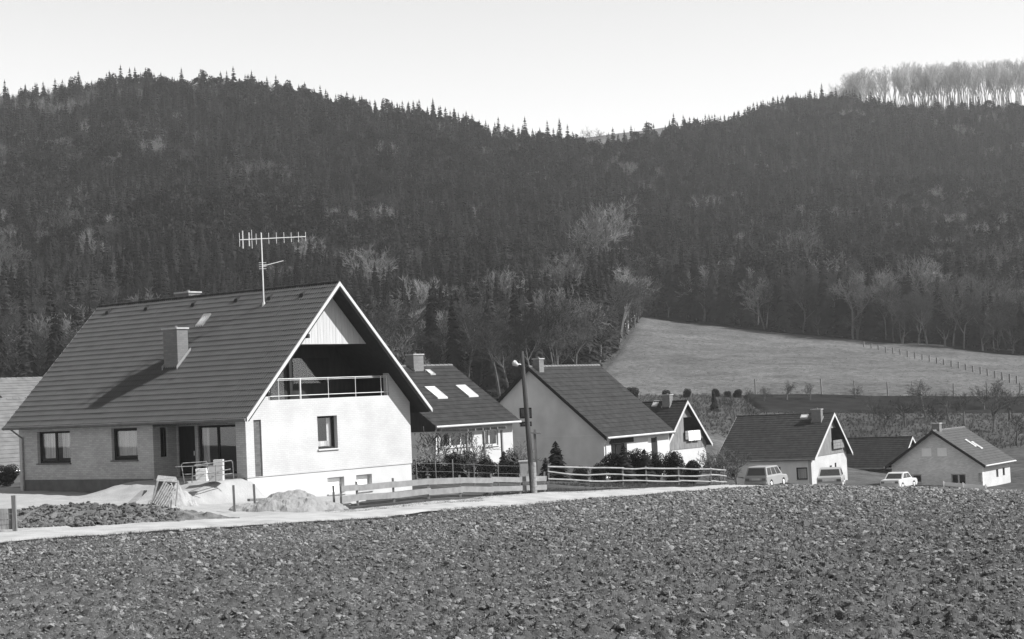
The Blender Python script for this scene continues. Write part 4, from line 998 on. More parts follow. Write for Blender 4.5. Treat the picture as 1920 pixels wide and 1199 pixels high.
M_cargrey = mat('car_grey_paint', .26, .3, .05, 2, spec=.5)
M_carsilver = mat('car_pale_paint', .3, .3, .05, 2, spec=.5)
def car_at(px, d): return gpt(px, d, .0)
lo_ = car_at(1432, 119.0); car('estate_car', 'boxy pale estate car parked at the garage with its tail towards the field', lo_, rad(90-29), True, M_cargrey, 3.9, 1.6, 1.48)
lo_ = car_at(1553, 117.5); car('saloon_car', 'pale saloon car seen squarely from behind before the white gable', lo_, rad(90-13), False, M_carsilver, 4.2, 1.64, 1.40)
lo_ = car_at(1680, 147.0); car('white_saloon_car', 'bright white saloon car parked beside the shuttered house', lo_, rad(90-33), False, M_carwhite, 4.2, 1.64, 1.40)
# pale concrete forecourts
def slab_px(name, pts, lift, m):
    Q = [gpt(*p, lift) for p in pts]; mb = MB(); mb.prism(Q, Vector((0, 0, -.3))); o = mb.build(name, m); o['kind'] = 'structure'; return o
patch('forecourt', [(1578, 132), (1632, 132), (1632, 146), (1570, 150)], M_gravel, .10, 20, 20, skirt=.2)
patch('driveway', [(1838, 142), (1960, 141), (1960, 150), (1842, 151)], M_gravel, .10, 20, 20, skirt=.2)

# ------------------------------------------------------------------ vegetation
def spruce_mesh(name, H=18., R=2.6, layers=15, bough=9, seed=0, m=None, low=.08, flat=False):
    r = random.Random(seed); V = []; Fc = []
    for i in range(layers):
        f = max(0, (i+r.uniform(-.3, .3))/layers)**.78; f = min(f, .985); z = H*(low+(1-low)*f); rad_ = R*(1-f)**.62*r.uniform(.85, 1.1)+.08
        n = max(5, int(bough*(1-f*.45))); a0 = r.uniform(0, 6.28)
        for k in range(n):
            a = a0+2*math.pi*k/n+r.uniform(-.25, .25); rr = rad_*r.uniform(.65, 1.15); w = rr*r.uniform(.28, .45)+.1; dz = -rr*r.uniform(.25, .6)
            c, s = math.cos(a), math.sin(a); o = len(V)
            V += [(0, 0, z+rr*.22), (c*rr*.55-s*w, s*rr*.55+c*w, z+dz*.45), (c*rr, s*rr, z+dz), (c*rr*.55+s*w, s*rr*.55-c*w, z+dz*.45), (c*rr*.6, s*rr*.6, z+dz*.15)]
            Fc += [(o, o+1, o+4), (o+1, o+2, o+4), (o+2, o+3, o+4), (o+3, o, o+4)]
    o = len(V); V += [(.25, 0, H*.93), (-.2, .2, H*.93), (-.2, -.2, H*.93), (0, 0, H*1.03)]; Fc += [(o, o+1, o+3), (o+1, o+2, o+3), (o+2, o, o+3)]
    me = np_mesh(name, V, Fc, m or M_needle); return me
def trunk_mesh(name, H, r0, m, seg=5):
    mb = MB(); mb.tube((0, 0, -.5), (0, 0, H), r0, r0*.25, seg); me = bpy.data.meshes.new(name); me.from_pydata(mb.v, [], mb.f); me.materials.append(m); return me
def bare_mesh(H=16., spread=.55, seed=0, levels=5, trunk=.22, r0=.02, twig_w=.03, start=.28, kids=(3, 4), droop=0.0, taper=.62, up=.35):
    """bare broadleaf tree: returns (trunk verts/faces, crown verts/faces)"""
    r = random.Random(seed); TV, TF, CV, CF_ = [], [], [], []
    def stick(V, Fc, p, q, a, b, n):
        d = (q-p); L_ = d.length
        if L_ < 1e-5: return
        d /= L_; x = d.orthogonal().normalized(); y = d.cross(x); o = len(V)
        for c, rr in ((p, a), (q, b)):
            for i in range(n): t = 2*math.pi*i/n; V.append(tuple(c+x*(rr*math.cos(t))+y*(rr*math.sin(t))))
        for i in range(n): Fc.append((o+i, o+(i+1) % n, o+n+(i+1) % n, o+n+i))
    def grow(p, d, ln, rr, lv):
        n = 3 if lv < levels-1 else 2; q = p
        for k in range(n):
            d2 = (d+Vector((r.uniform(-.16, .16), r.uniform(-.16, .16), r.uniform(-.06, .14)-droop*(lv > 2)))).normalized(); e = q+d2*(ln/n)
            ra, rb = rr*(1-.5*k/n), rr*(1-.5*(k+1)/n)
            if lv <= 1: stick(TV, TF, q, e, ra, rb, 6 if lv == 0 else 5)
            else: stick(CV, CF_, q, e, max(ra, twig_w*.5), max(rb, twig_w*.35), 3)
            q = e; d = d2
            if lv < levels and (k > 0 or lv > 0):
                for j in range(r.randint(*kids) if k == n-1 else r.randint(1, 2)):
                    az = r.uniform(0, 6.28); side = d.orthogonal().normalized(); side = Matrix.Rotation(az, 3, d) @ side
                    nd = (d*(1-spread*r.uniform(.6, 1.2))+side*spread*r.uniform(.7, 1.3)+Vector((0, 0, up*.5))).normalized()
                    grow(q, nd, ln*taper*r.uniform(.75, 1.15), rb*.68, lv+1)
    grow(Vector((0, 0, -.4)), Vector((r.uniform(-.05, .05), r.uniform(-.05, .05), 1)), H*start+.4, trunk, 0)
    zmax = max(v[2] for v in CV); k = H/zmax
    TV = [tuple(c*k for c in v) for v in TV]; CV = [tuple(c*k for c in v) for v in CV]
    return (TV, TF), (CV, CF_)
def me_of(name, VF, m):
    me = np_mesh(name, VF[0], VF[1], m); return me
def joined(name, parts):                                 # several meshes as one prototype
    V = []; Fc = []; mi = []; mats = []
    for (v, f), m in parts:
        o = len(V); V += v; Fc += [tuple(i+o for i in t) for t in f]; mats.append(m); mi += [len(mats)-1]*len(f)
    me = bpy.data.meshes.new(name); me.from_pydata(V, [], Fc)
    for m in mats: me.materials.append(m)
    me.polygons.foreach_set('material_index', mi); return me
def leaf_blob(rx, ry, rz, n, size, seed, cz=None, hollow=.35):
    """leaf clumps through an uneven ellipsoid"""
    r = np.random.default_rng(seed); V = []; Fc = []
    lob = r.normal(size=(7, 3)); lob /= np.linalg.norm(lob, axis=1)[:, None]
    P = r.normal(size=(n, 3)); P /= np.linalg.norm(P, axis=1)[:, None]; rr = r.uniform(hollow, 1, n)**.6
    bump = 1+.5*np.max(P @ lob.T, axis=1)**3-.3; P = P*(rr*bump)[:, None]*np.array([rx, ry, rz])
    P[:, 2] += rz if cz is None else cz
    P = P[P[:, 2] > .02]
    for p in P:
        a = r.normal(size=3); a /= np.linalg.norm(a); b = np.cross(a, r.normal(size=3)); b /= np.linalg.norm(b)+1e-9; s = size*r.uniform(.6, 1.4); o = len(V)
        V += [tuple(p-a*s), tuple(p+b*s*.5), tuple(p+a*s), tuple(p-b*s*.5)]; Fc.append((o, o+1, o+2, o+3))
    return V, Fc
def place_tree(name, label, cat, loc, meshes, scale=1.0, rz=None, group=None, sz=None):
    t = thing(name, label, cat, loc, random.uniform(0, 6.28) if rz is None else rz, group); t.scale = (scale, scale, sz or scale)
    for nm, me in meshes:
        o = bpy.data.objects.new(nm, me); col.objects.link(o); o.parent = t
    return t
# --- prototypes
SPR = [spruce_mesh('crown', 18, 2.7+.3*(i % 3), 22+i % 4, 10, 100+i) for i in range(6)]
SPT = trunk_mesh('trunk', 16, .2, M_bark)
BARE = [bare_mesh(16+i % 3, .5+.06*(i % 3), 200+i, 4, .2, twig_w=.042, kids=(3, 4)) for i in range(5)]
def scatter_gn(name, pts, idx, scl, rot, protos, kind='stuff', label=None, zs=None, tilt=None):
    coll = bpy.data.collections.new(name+'_prototypes')
    for k, me in enumerate(protos):
        o = bpy.data.objects.new('%s_%02d' % (name, k), me); coll.objects.link(o)
    me = bpy.data.meshes.new(name); pts = np.asarray(pts, np.float32); me.vertices.add(len(pts)); me.vertices.foreach_set('co', pts.ravel())
    a = me.attributes.new('idx', 'INT', 'POINT'); a.data.foreach_set('value', np.asarray(idx, np.int32))
    s3 = np.stack([scl, scl, scl if zs is None else zs], -1).astype(np.float32)
    a = me.attributes.new('scl', 'FLOAT_VECTOR', 'POINT'); a.data.foreach_set('vector', s3.ravel())
    r3 = np.zeros((len(pts), 3), np.float32); r3[:, 2] = rot
    if tilt is not None: r3[:, :2] = tilt
    a = me.attributes.new('rot', 'FLOAT_VECTOR', 'POINT'); a.data.foreach_set('vector', r3.ravel())
    ob = link(name, me, kind)
    if label: ob['label'] = label
    ng = bpy.data.node_groups.new(name, 'GeometryNodeTree')
    ng.interface.new_socket('Geometry', in_out='INPUT', socket_type='NodeSocketGeometry'); ng.interface.new_socket('Geometry', in_out='OUTPUT', socket_type='NodeSocketGeometry')
    N, L = ng.nodes, ng.links; gi = N.new('NodeGroupInput'); go = N.new('NodeGroupOutput'); ci = N.new('GeometryNodeCollectionInfo'); ci.inputs['Collection'].default_value = coll
    ci.inputs['Separate Children'].default_value = True; ci.inputs['Reset Children'].default_value = True
    ip = N.new('GeometryNodeInstanceOnPoints'); ip.inputs['Pick Instance'].default_value = True
    def attr(nm, t): q = N.new('GeometryNodeInputNamedAttribute'); q.data_type = t; q.inputs['Name'].default_value = nm; return q.outputs[0]
    mp_ = N.new('GeometryNodeMeshToPoints')
    L.new(gi.outputs[0], mp_.inputs[0]); L.new(mp_.outputs[0], ip.inputs['Points']); L.new(ci.outputs[0], ip.inputs['Instance'])
    L.new(attr('idx', 'INT'), ip.inputs['Instance Index']); L.new(attr('scl', 'FLOAT_VECTOR'), ip.inputs['Scale'])
    er = N.new('FunctionNodeEulerToRotation'); L.new(attr('rot', 'FLOAT_VECTOR'), er.inputs[0]); L.new(er.outputs[0], ip.inputs['Rotation'])
    L.new(ip.outputs[0], go.inputs[0]); md = ob.modifiers.new('scatter', 'NODES'); md.node_group = ng
    return ob
# --- the wooded hillside
def spruce_full(i): return joined('spruce', [(([tuple(v.co) for v in SPR[i].vertices], [tuple(p.vertices) for p in SPR[i].polygons]), M_needle), (([tuple(v.co) for v in SPT.vertices], [tuple(p.vertices) for p in SPT.polygons]), M_bark)])
def bare_full(i, m): return joined('bare_tree', [(BARE[i][0], M_bark), (BARE[i][1], m)])
def pine_full(i): return joined('pine', [(leaf_blob(2.3+.3*(i % 2), 2.3, 4.6+.6*(i % 3), 900, .38, 170+i, cz=11.2+.5*i), M_needle), (([tuple(v.co) for v in SPT.vertices], [tuple(p.vertices) for p in SPT.polygons]), M_bark)])
def near_spruce(i): me = spruce_mesh('crown', 17, 2.5, 30, 17, 150+i); return joined('spruce', [(([tuple(v.co) for v in me.vertices], [tuple(p.vertices) for p in me.polygons]), M_needle), (([tuple(v.co) for v in SPT.vertices], [tuple(p.vertices) for p in SPT.polygons]), M_bark)])
protos = [spruce_full(i) for i in range(6)]+[bare_full(i, M_twig) for i in range(5)]+[bare_full(i, M_twig_d) for i in range(3)]+[near_spruce(i) for i in range(3)]+[pine_full(i) for i in range(4)]
# distinct trees first, so the wood keeps clear of them
pale = [(270, 330, 15, 0), (140, 482, 15, 1), (545, 235, 14, 2), (650, 510, 16, 3), (95, 515, 15, 4), (150, 548, 14, 0), (22, 575, 15, 1), (75, 425, 10, 2), (215, 240, 14, 3), (395, 190, 13, 0),
        (1105, 352, 11, 1), (1138, 365, 11, 2), (1240, 395, 12, 3), (1325, 455, 14, 4), (1440, 490, 13, 0), (1360, 402, 11, 1), (1600, 480, 13, 2), (1575, 575, 14, 3), (1855, 330, 11, 4), (1815, 335, 11, 0), (1885, 470, 14, 1),
        (1830, 520, 14, 2), (1870, 580, 15, 3), (1690, 640, 16, 4), (1735, 625, 15, 0), (1505, 560, 18, 1), (1600, 640, 12, 2), (1790, 650, 15, 3), (700, 605, 15, 4), (1100, 560, 22, 0), (1165, 540, 22, 1), (1060, 640, 16, 2), (800, 665, 14, 3), (910, 660, 14, 4), (1850, 655, 14, 1)]
taken = []
pale_me = [(me_of('trunk', b[0], M_barkp), me_of('crown', b[1], M_twig)) for b in BARE]
for px, py, h, k in pale:
    q = ground_hit(px, py, 255, 900)
    if q is None: continue
    taken.append((q.x, q.y)); me = pale_me[k]
    lab = ('pale leafless tree in the dark wood above the big tiled roof' if px < 700 else 'small pale leafless tree high in the wood near the ridge saddle' if py < 420 and px < 1400 else 'pale leafless tree near the foot of the wood behind the middle houses' if px < 1200 else 'pale leafless tree in the hazy wood below the summit grove' if py < 480 else 'pale leafless tree low in the wood above the pasture')
    place_tree('bare_tree', lab, 'tree', (q.x, q.y, q.z-.3), [('trunk', me[0]), ('crown', me[1])], h/16.5*1.2, group='pale bare trees scattered through the hillside wood')
sky_con = [(405, 205, 20), (463, 208, 22), (543, 222, 21), (640, 250, 19), (700, 268, 20), (812, 292, 21), (838, 292, 22), (870, 306, 18), (900, 312, 19), (960, 322, 19), (1010, 338, 20), (1052, 346, 20), (1075, 345, 22), (1090, 345, 20),
           (1215, 330, 16), (1255, 326, 17), (1300, 315, 16), (1355, 292, 18), (1380, 285, 18), (1425, 272, 18), (1462, 262, 20), (1490, 258, 19), (1552, 246, 20), (1574, 244, 22), (1600, 240, 19), (1632, 240, 17), (170, 222, 20), (30, 262, 20), (250, 212, 20), (365, 208, 20)]
for i, (px, py, h) in enumerate(sky_con):
    d = np.interp(px, [0, 500, 1000, 1100, 1300, 1500, 1600], [752, 745, 735, 742, 812, 945, 975]); x = tx(px)*d; taken.append((x, d))
    lab = ('pointed spruce breaking the rounded skyline above the tiled roof' if px < 660 else 'pointed spruce on the skyline slope falling to the saddle' if px < 1120 else 'small pointed spruce on the ridge before the pale far field' if px < 1400 else 'tall pointed spruce on the skyline beside the beech grove')
    place_tree('spruce_tree', lab, 'tree', (x, d, g1(x, d)), [('trunk', SPT), ('crown', SPR[i % 6])], h/18, group='spruces along the skyline')
# beech grove with pale stems on the right-hand summit
GR = [bare_mesh(30, .42, 300+i, 4, .34, twig_w=.06, kids=(3, 4), start=.55, up=.8, taper=.46) for i in range(4)]
M_grovet = mat('hazy_beech_stem', .38, .9, .2, 1); M_grovec = mat('hazy_beech_twigs', .42, .9, .2, 1)  # pale beech, lightened further so the colour carries a hazy wash
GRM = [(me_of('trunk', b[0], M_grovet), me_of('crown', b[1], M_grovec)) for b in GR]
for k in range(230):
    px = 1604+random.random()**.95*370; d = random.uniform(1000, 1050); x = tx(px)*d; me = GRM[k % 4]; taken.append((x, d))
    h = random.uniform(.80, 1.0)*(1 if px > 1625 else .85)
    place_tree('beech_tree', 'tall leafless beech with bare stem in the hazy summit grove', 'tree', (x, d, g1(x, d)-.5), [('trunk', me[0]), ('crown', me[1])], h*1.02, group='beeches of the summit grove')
d = 760; x = tx(1135)*d
place_tree('saddle_tree', 'lone spreading leafless tree in the saddle of the ridge', 'tree', (x, d, g1(x, d)), [('trunk', pale_me[2][0]), ('crown', pale_me[2][1])], 1.15)
d = 352; q = ground_hit(1162, 642, 200, 480)
edge_b = bare_mesh(15, .5, 411, 4, .42, twig_w=.06)
place_tree('pasture_corner_tree', 'dark leafless tree at the upper left corner of the pasture', 'tree', (q.x, q.y, q.z-.2), [('trunk', me_of('trunk', edge_b[0], M_bark)), ('crown', me_of('crown', edge_b[1], M_twig_d))])
def forest():
    P = []; I = []; S = []
    sp = 3.9
    d = 258.0
    while d < 985:
        half = .43*d; n = int(2*half/sp)
        xs = (np.arange(n)+.5)/n*2*half-half+RNG.uniform(-1.6, 1.6, n); ys = d+RNG.uniform(-2.0, 2.0, n)
        P.append(np.stack([xs, ys], -1)); d += sp*(1.0 if d < 520 else 1.12)
    P = np.concatenate(P); t = P[:, 0]/P[:, 1]; px = 960+t*F_PX
    fb = forest_base(px); far = np.interp(px, [0, 700, 1000, 1100, 1200, 1300, 1500, 1600, 1640, 1750, 2400], [775, 755, 750, 752, 772, 822, 965, 985, 925, 905, 905])
    keep = (P[:, 1] > fb+2) & (P[:, 1] < far)
    keep &= ~((px > 1085) & (px < 1155) & (P[:, 1] > 735))
    tk = np.array(taken)
    for a in tk: keep &= ((P[:, 0]-a[0])**2+(P[:, 1]-a[1])**2) > 3.0**2
    P = P[keep]; px = px[keep]; z = ground(P[:, 0], P[:, 1])
    dec = .05+.30*np.clip((330-px)/330, 0, 1)+.26*np.clip((px-1420)/350, 0, 1)*(P[:, 1] < 640)+.25*(P[:, 1] < fb[keep]+34)*(px > 1150)+.45*(P[:, 1] < 335)*(px < 1150)
    dec += .35*np.clip((P[:, 1]-690)/60, 0, 1)*(px < 420)+.3*np.clip((P[:, 1]-820)/80, 0, 1)*(px > 1560)
    dec += .45*np.clip(fbm(P[:, 0]/45, P[:, 1]/45, 3, 91)-.12, 0, 1)
    u = RNG.random(len(P)); isdec = u < dec
    idx = np.where(isdec, 6+RNG.integers(0, 8, len(P)), RNG.integers(0, 6, len(P)))
    idx = np.where(isdec & (RNG.random(len(P)) < np.where(P[:, 1] < 420, .8, .35)), 11+RNG.integers(0, 3, len(P)), idx)
    idx = np.where((idx < 6) & (P[:, 1] < 430), 14+idx % 3, idx)
    grove_ = vnoise(P[:, 0]/38, P[:, 1]/38, 71); idx = np.where((idx < 6) & (RNG.random(len(P)) < np.clip((grove_-.3)*1.6, .12, .8)), 17+RNG.integers(0, 4, len(P)), idx)
    stand = 1+fbm(P[:, 0]/60, P[:, 1]/60, 3, 17)*.35
    h = np.where(isdec, RNG.uniform(.62, .95, len(P)), RNG.uniform(.72, 1.05, len(P)))*stand
    w = h*RNG.uniform(.85, 1.2, len(P))
    scatter_gn('forest', np.stack([P[:, 0], P[:, 1], z], -1), idx, w, RNG.uniform(0, 6.28, len(P)), protos, label='dense mixed wood of conifers and bare trees covering the hillside', zs=h)
    return len(P)
print('forest trees', forest())
# --- clods on the ploughed field
M_lump = mat('earth_lump', .12, .95, .35, 9, .6, 40, rand=.4, spec=0)
def clod_mesh(seed, flat=.6, sub=2, m=None):
    bm = bmesh.new(); bmesh.ops.create_icosphere(bm, subdivisions=sub, radius=1); r = random.Random(seed)
    ax = [Vector((r.uniform(-1, 1), r.uniform(-1, 1), r.uniform(-1, 1))).normalized() for _ in range(6)]
    for v in bm.verts:
        f = 1+.30*sum(math.sin(3.1*v.co.dot(a)+i) for i, a in enumerate(ax))/2.2+r.uniform(-.16, .16); v.co *= max(.45, f)*r.uniform(.88, 1.1); v.co.z *= flat; v.co.x *= 1.15
    me = bpy.data.meshes.new('clod'); bm.to_mesh(me); bm.free(); me.materials.append(m or M_clod); return me
def clods():
    X = []; Y = []; S = []
    for d0, d1, dens, s0 in ((12, 20, 420, .0068), (20, 30, 310, .008), (30, 45, 170, .0105), (45, 70, 84, .0145), (70, 104, 38, .021)):
        area = .84*(d1*d1-d0*d0)/2; n = int(area*dens); dd = np.sqrt(RNG.uniform(d0*d0, d1*d1, n)); tt = RNG.uniform(-.42, .42, n)
        X.append(tt*dd); Y.append(dd); S.append(s0*(RNG.pareto(2.6, n)+1))
    X = np.concatenate(X); Y = np.concatenate(Y); S = np.minimum(np.concatenate(S), .028+.0008*Y)
    clump = vnoise(X/.5, Y/.5, 77); k = (Y < field_edge(X/Y)-.1) & (RNG.random(len(X)) < .35+.9*clump); X, Y, S = X[k], Y[k], S[k]
    Z = ground(X, Y)+soil_h(X, Y)-.02+S*.12-.16*smooth01(1-(field_edge(X/Y)-Y)/.9)
    n = len(X); scatter_gn('soil_clods', np.stack([X, Y, Z], -1), RNG.integers(0, 7, n), S, RNG.uniform(0, 6.28, n), [clod_mesh(i, .5+.1*(i % 4)) for i in range(7)], tilt=RNG.normal(0, .45, (n, 2)), label='loose clods of earth strewn over the ploughed field')
    # lumps on the dug earth beside the track
    n = 4600; px = RNG.uniform(-120, 330, n); dd = np.interp(px, [-120, 330], [57, 61.2])+RNG.uniform(.0, 7.5, n)*np.interp(px, [-120, 330], [1, .55]); X = px*0+np.array([tx(p) for p in px])*dd
    Sz = .035*(RNG.pareto(2.4, n)+1); Sz = np.minimum(Sz*.75, .09)
    ob = bpy.data.objects['earth_heap']; co = np.zeros(len(ob.data.vertices)*3, np.float32); ob.data.vertices.foreach_get('co', co); co = co.reshape(-1, 3)
    from mathutils.kdtree import KDTree
    kd = KDTree(len(co))
    for i, c in enumerate(co): kd.insert((c[0], c[1], 0), i)
    kd.balance(); Z = ground(X, dd)+.05
    for i in range(n):
        c, j, dist = kd.find((X[i], dd[i], 0))
        if dist < .2: Z[i] = max(Z[i], co[j][2])
    scatter_gn('earth_lumps', np.stack([X, dd, Z], -1), RNG.integers(0, 7, n), Sz, RNG.uniform(0, 6.28, n), [clod_mesh(40+i, .7, 2, M_lump) for i in range(7)], tilt=RNG.normal(0, .4, (n, 2)), label='lumps of dug earth strewn beside the track')
    return n
clods()
# --- grass tufts along verges and gardens
def tuft_mesh(seed, n=16, m=None):
    r = random.Random(seed); V = []; Fc = []
    for k in range(n):
        a = r.uniform(0, 6.28); q = r.uniform(.0, .25); l = r.uniform(.5, 1); b = r.uniform(.2, .7); c, s = math.cos(a), math.sin(a); o = len(V)
        V += [(c*q-s*.03, s*q+c*.03, 0), (c*q+s*.03, s*q-c*.03, 0), (c*(q+b), s*(q+b), l)]; Fc.append((o, o+1, o+2))
    return np_mesh('tuft', V, Fc, m)
M_grass = mat('dry_grass_blades', .07, .9, .3, 1, rand=.45)
def tufts():
    P = []
    for a, b, off0, off1, n in ((-100, 1480, -.5, .25, 2600), (600, 1420, 3.9, 6.5, 5200), (980, 1420, 6, 14, 3500)):
        px = RNG.uniform(a, b, n); t = np.array([tx(p) for p in px]); d = field_edge(t)+RNG.uniform(off0, off1, n)*np.where(px > 900, 1.5, 1.0); P.append(np.stack([t*d, d], -1))
    n = 2600; px = RNG.uniform(1500, 1960, n); t = np.array([tx(p) for p in px]); d = RNG.uniform(113, 150, n); k = RNG.random(n) < .6; P.append(np.stack([t*d, d], -1)[k])
    n = 9000; px = RNG.uniform(1150, 1960, n); t = np.array([tx(p) for p in px]); d = RNG.uniform(195, 252, n); P.append(np.stack([t*d, d], -1))
    P = np.concatenate(P); z = ground(P[:, 0], P[:, 1])-.06; s = RNG.uniform(.07, .2, len(P))*np.where(P[:, 1] > 190, 2.6, 1.0)
    u, v = to_main(P[:, 0], P[:, 1]); k = ~((u > -.5) & (v > -.6)) | (P[:, 1] > 97); P, z, s = P[k], z[k], s[k]
    scatter_gn('grass_tufts', np.stack([P[:, 0], P[:, 1], z], -1), RNG.integers(0, 5, len(P)), s, RNG.uniform(0, 6.28, len(P)), [tuft_mesh(i, 16, M_grass) for i in range(5)], label='dry grass tufts along the track verge and garden slopes')
tufts()
def meadow_tufts():
    n = 26000; S = RNG.random(n); R = RNG.random(n)**1.1; px = 1150+S*860; t = np.array([tx(p) for p in px]); d0 = 253.0; d1 = forest_base(px)-2; d = d0+R*(d1-d0)
    k = RNG.random(n) < .35+.65*(vnoise(t*d/9, d/9, 5)); t, d = t[k], d[k]; z = ground(t*d, d)+.1+fbm(t*d/14, d/14, 3, 61)*.35
    scatter_gn('meadow_grass', np.stack([t*d, d, z], -1), RNG.integers(0, 5, len(d)), RNG.uniform(.16, .42, len(d)), RNG.uniform(0, 6.28, len(d)), [tuft_mesh(20+i, 14, M_mgrass) for i in range(5)], label='short tufty winter grass covering the pasture')
M_mgrass = mat('pasture_blades', .11, .9, .3, 1, rand=.45, spec=0)
meadow_tufts()
# --- garden trees and bushes
GS = [spruce_mesh('crown', 4, 1.25, 15, 15, 500+i, M_needle_g, low=.04) for i in range(3)]; GST = trunk_mesh('trunk', 3.6, .07, M_bark)
def gspruce(px, yb, yt, d, lab, k, wide=1.0):
    a = gpt(px, d); h = at(px, yt, d).z-a.z; t = place_tree('garden_spruce', lab, 'tree', tuple(a), [('trunk', GST), ('crown', GS[k % 3])], h/4.1); t.scale = (h/4.1*wide, h/4.1*wide, h/4.1)
gspruce(1040, 893, 827, 104, 'dark young spruce in front of the plain grey gable', 0, 1.25)
gspruce(1020, 893, 858, 103, 'smaller young spruce crowding the one before the grey gable', 1, 1.5)
gspruce(1168, 890, 836, 105.2, 'pointed little spruce rising from the bushes by the rail fence', 2, 1.3)
gspruce(1206, 890, 842, 105.8, 'second pointed little spruce between the evergreen bushes', 0, 1.4)
gspruce(1262, 890, 846, 107, 'pointed little spruce before the white corner of the grey gable house', 1, 1.3)
gspruce(942, 890, 846, 97.2, 'pointed dark conifer between the bushes below the double window', 2, 1.3)
BUSH = [leaf_blob(1, 1, 1, 9500, .05, 600+i, hollow=.15) for i in range(4)]; BM = [me_of('foliage', b, M_leaf) for b in BUSH]
BN = [me_of('foliage', leaf_blob(1, 1, 1, 9500, .045, 620+i, hollow=.15), M_needle_g) for i in range(3)]
def stems(seed): 
    mb = MB(); r = random.Random(seed)
    for k in range(6): mb.tube((r.uniform(-.1, .1), r.uniform(-.1, .1), -.2), (r.uniform(-.6, .6), r.uniform(-.6, .6), 1.1), .03, .015, 4)
    me = bpy.data.meshes.new('stems'); me.from_pydata(mb.v, [], mb.f); me.materials.append(M_bark); return me
STM = stems(3)
def bush(px, d, yt, wpx, lab, k, needle=False, name='garden_bush', group=None):
    a = gpt(px, d); h = max(.4, (at(px, yt, d).z-a.z)*1.12); w = wpx/F_PX*d/2
    t = thing(name, lab, 'bush', (a.x, a.y, a.z-.05), random.uniform(0, 6.28), group); t.scale = (w, w, h/2.05)
    for nm, me in (('stems', STM), ('foliage', (BN[k % 3] if needle else BM[k % 4]))):
        o = bpy.data.objects.new(nm, me); col.objects.link(o); o.parent = t
bush(907, 97, 856, 40, 'round dark bush left of the spruce below the double window', 0, True)
bush(958, 98, 848, 44, 'tall dark bush below the double window of the skylight house', 1, True)
for px, d, yt, w, k, lab in ((1150, 106, 848, 52, 0, 'broad dark evergreen bush below the wide window of the grey gable house'), (1186, 106.5, 846, 46, 1, 'dark evergreen bush next to the broad one by the rail fence'), (1224, 107, 853, 46, 2, 'dark evergreen bush before the door of the grey gable house'),
        (1258, 108, 850, 48, 3, 'bushy evergreen at the white corner of the grey gable house'), (1292, 109, 862, 38, 0, 'loose evergreen bush in front of the balcony house'), (1120, 105, 872, 36, 2, 'low dark bush at the corner of the grey gable'), (1084, 104, 876, 34, 1, 'low scrubby bush along the foot of the grey gable')):
    bush(px, d, yt, w, lab, k)
for px, d, yt, w, k, lab in ((805, 92, 868, 46, 0, 'dark hedge bush below the pergola by the white wall'), (845, 93, 852, 44, 1, 'dark leafy bush in the middle of the pergola garden'), (875, 94, 850, 36, 2, 'tall leafy bush at the pergola end'), (10, 92, 873, 50, 3, 'black hedge bush at the far corner of the brick wall')):
    bush(px, d, yt, w, lab, k)
for px, d, lab, kk in ((868, 93.2, 'scrubby leafless shrub by the pergola posts', 0), (790, 91.5, 'leafless shrub pressed against the white house corner', 1), (1348, 108, 'thin leafless shrub at the far end of the rail fence', 2), (1376, 109, 'tangle of leafless twigs beside the estate car', 0), (1320, 110, 'leafless climbing shrub against the balcony house', 1), (962, 97, 'leafless garden shrub between the dark bushes', 2)):
    b = bare_mesh(2.4, .6, 700+px, 4, .04, twig_w=.012, start=.14, kids=(2, 3)); a = gpt(px, d)
    place_tree('bare_shrub', lab, 'shrub', (a.x, a.y, a.z-.05), [('stem', me_of('stem', b[0], M_bark)), ('twigs', me_of('twigs', b[1], M_twig))], 1.0)
def climber():                                          # twiggy creeper over the pergola
    a = gpt(845, 101.5); mb = MB(); r = random.Random(5); V = []; Fc = []
    t = world_thing('pergola_creeper', 'tangled leafless creeper hanging over the pergola', 'climber', tuple(a))
    for k in range(700):
        px = r.triangular(776, 895, 820); py = r.uniform(812, 868)-abs(px-835)*.05; p = at(px, py, r.uniform(100, 104)); l = r.uniform(.2, .8); q = p+Vector((r.uniform(-.4, .4), r.uniform(-.3, .3), -l*r.random())); o = len(V)
        n = Vector((r.uniform(-1, 1), r.uniform(-1, 1), r.uniform(-.2, .2))).normalized()*.03; V += [tuple(p-n), tuple(p+n), tuple(q)]; Fc.append((o, o+1, o+2))
    mb.add(V, Fc); o = mb.build('twigs', M_twig_d, t, norm=False); o['kind'] = 'stuff'
    for px in (800, 835, 866):
        g = MB(); a0 = gpt(px, 101.5); p0 = a0; 
        for k in range(5): p1 = p0+Vector((r.uniform(-.15, .15), r.uniform(-.1, .1), .55)); g.tube(p0, p1, .05-.006*k, .045-.006*k, 5); p0 = p1
        g.build('stem', M_bark, t)
climber()
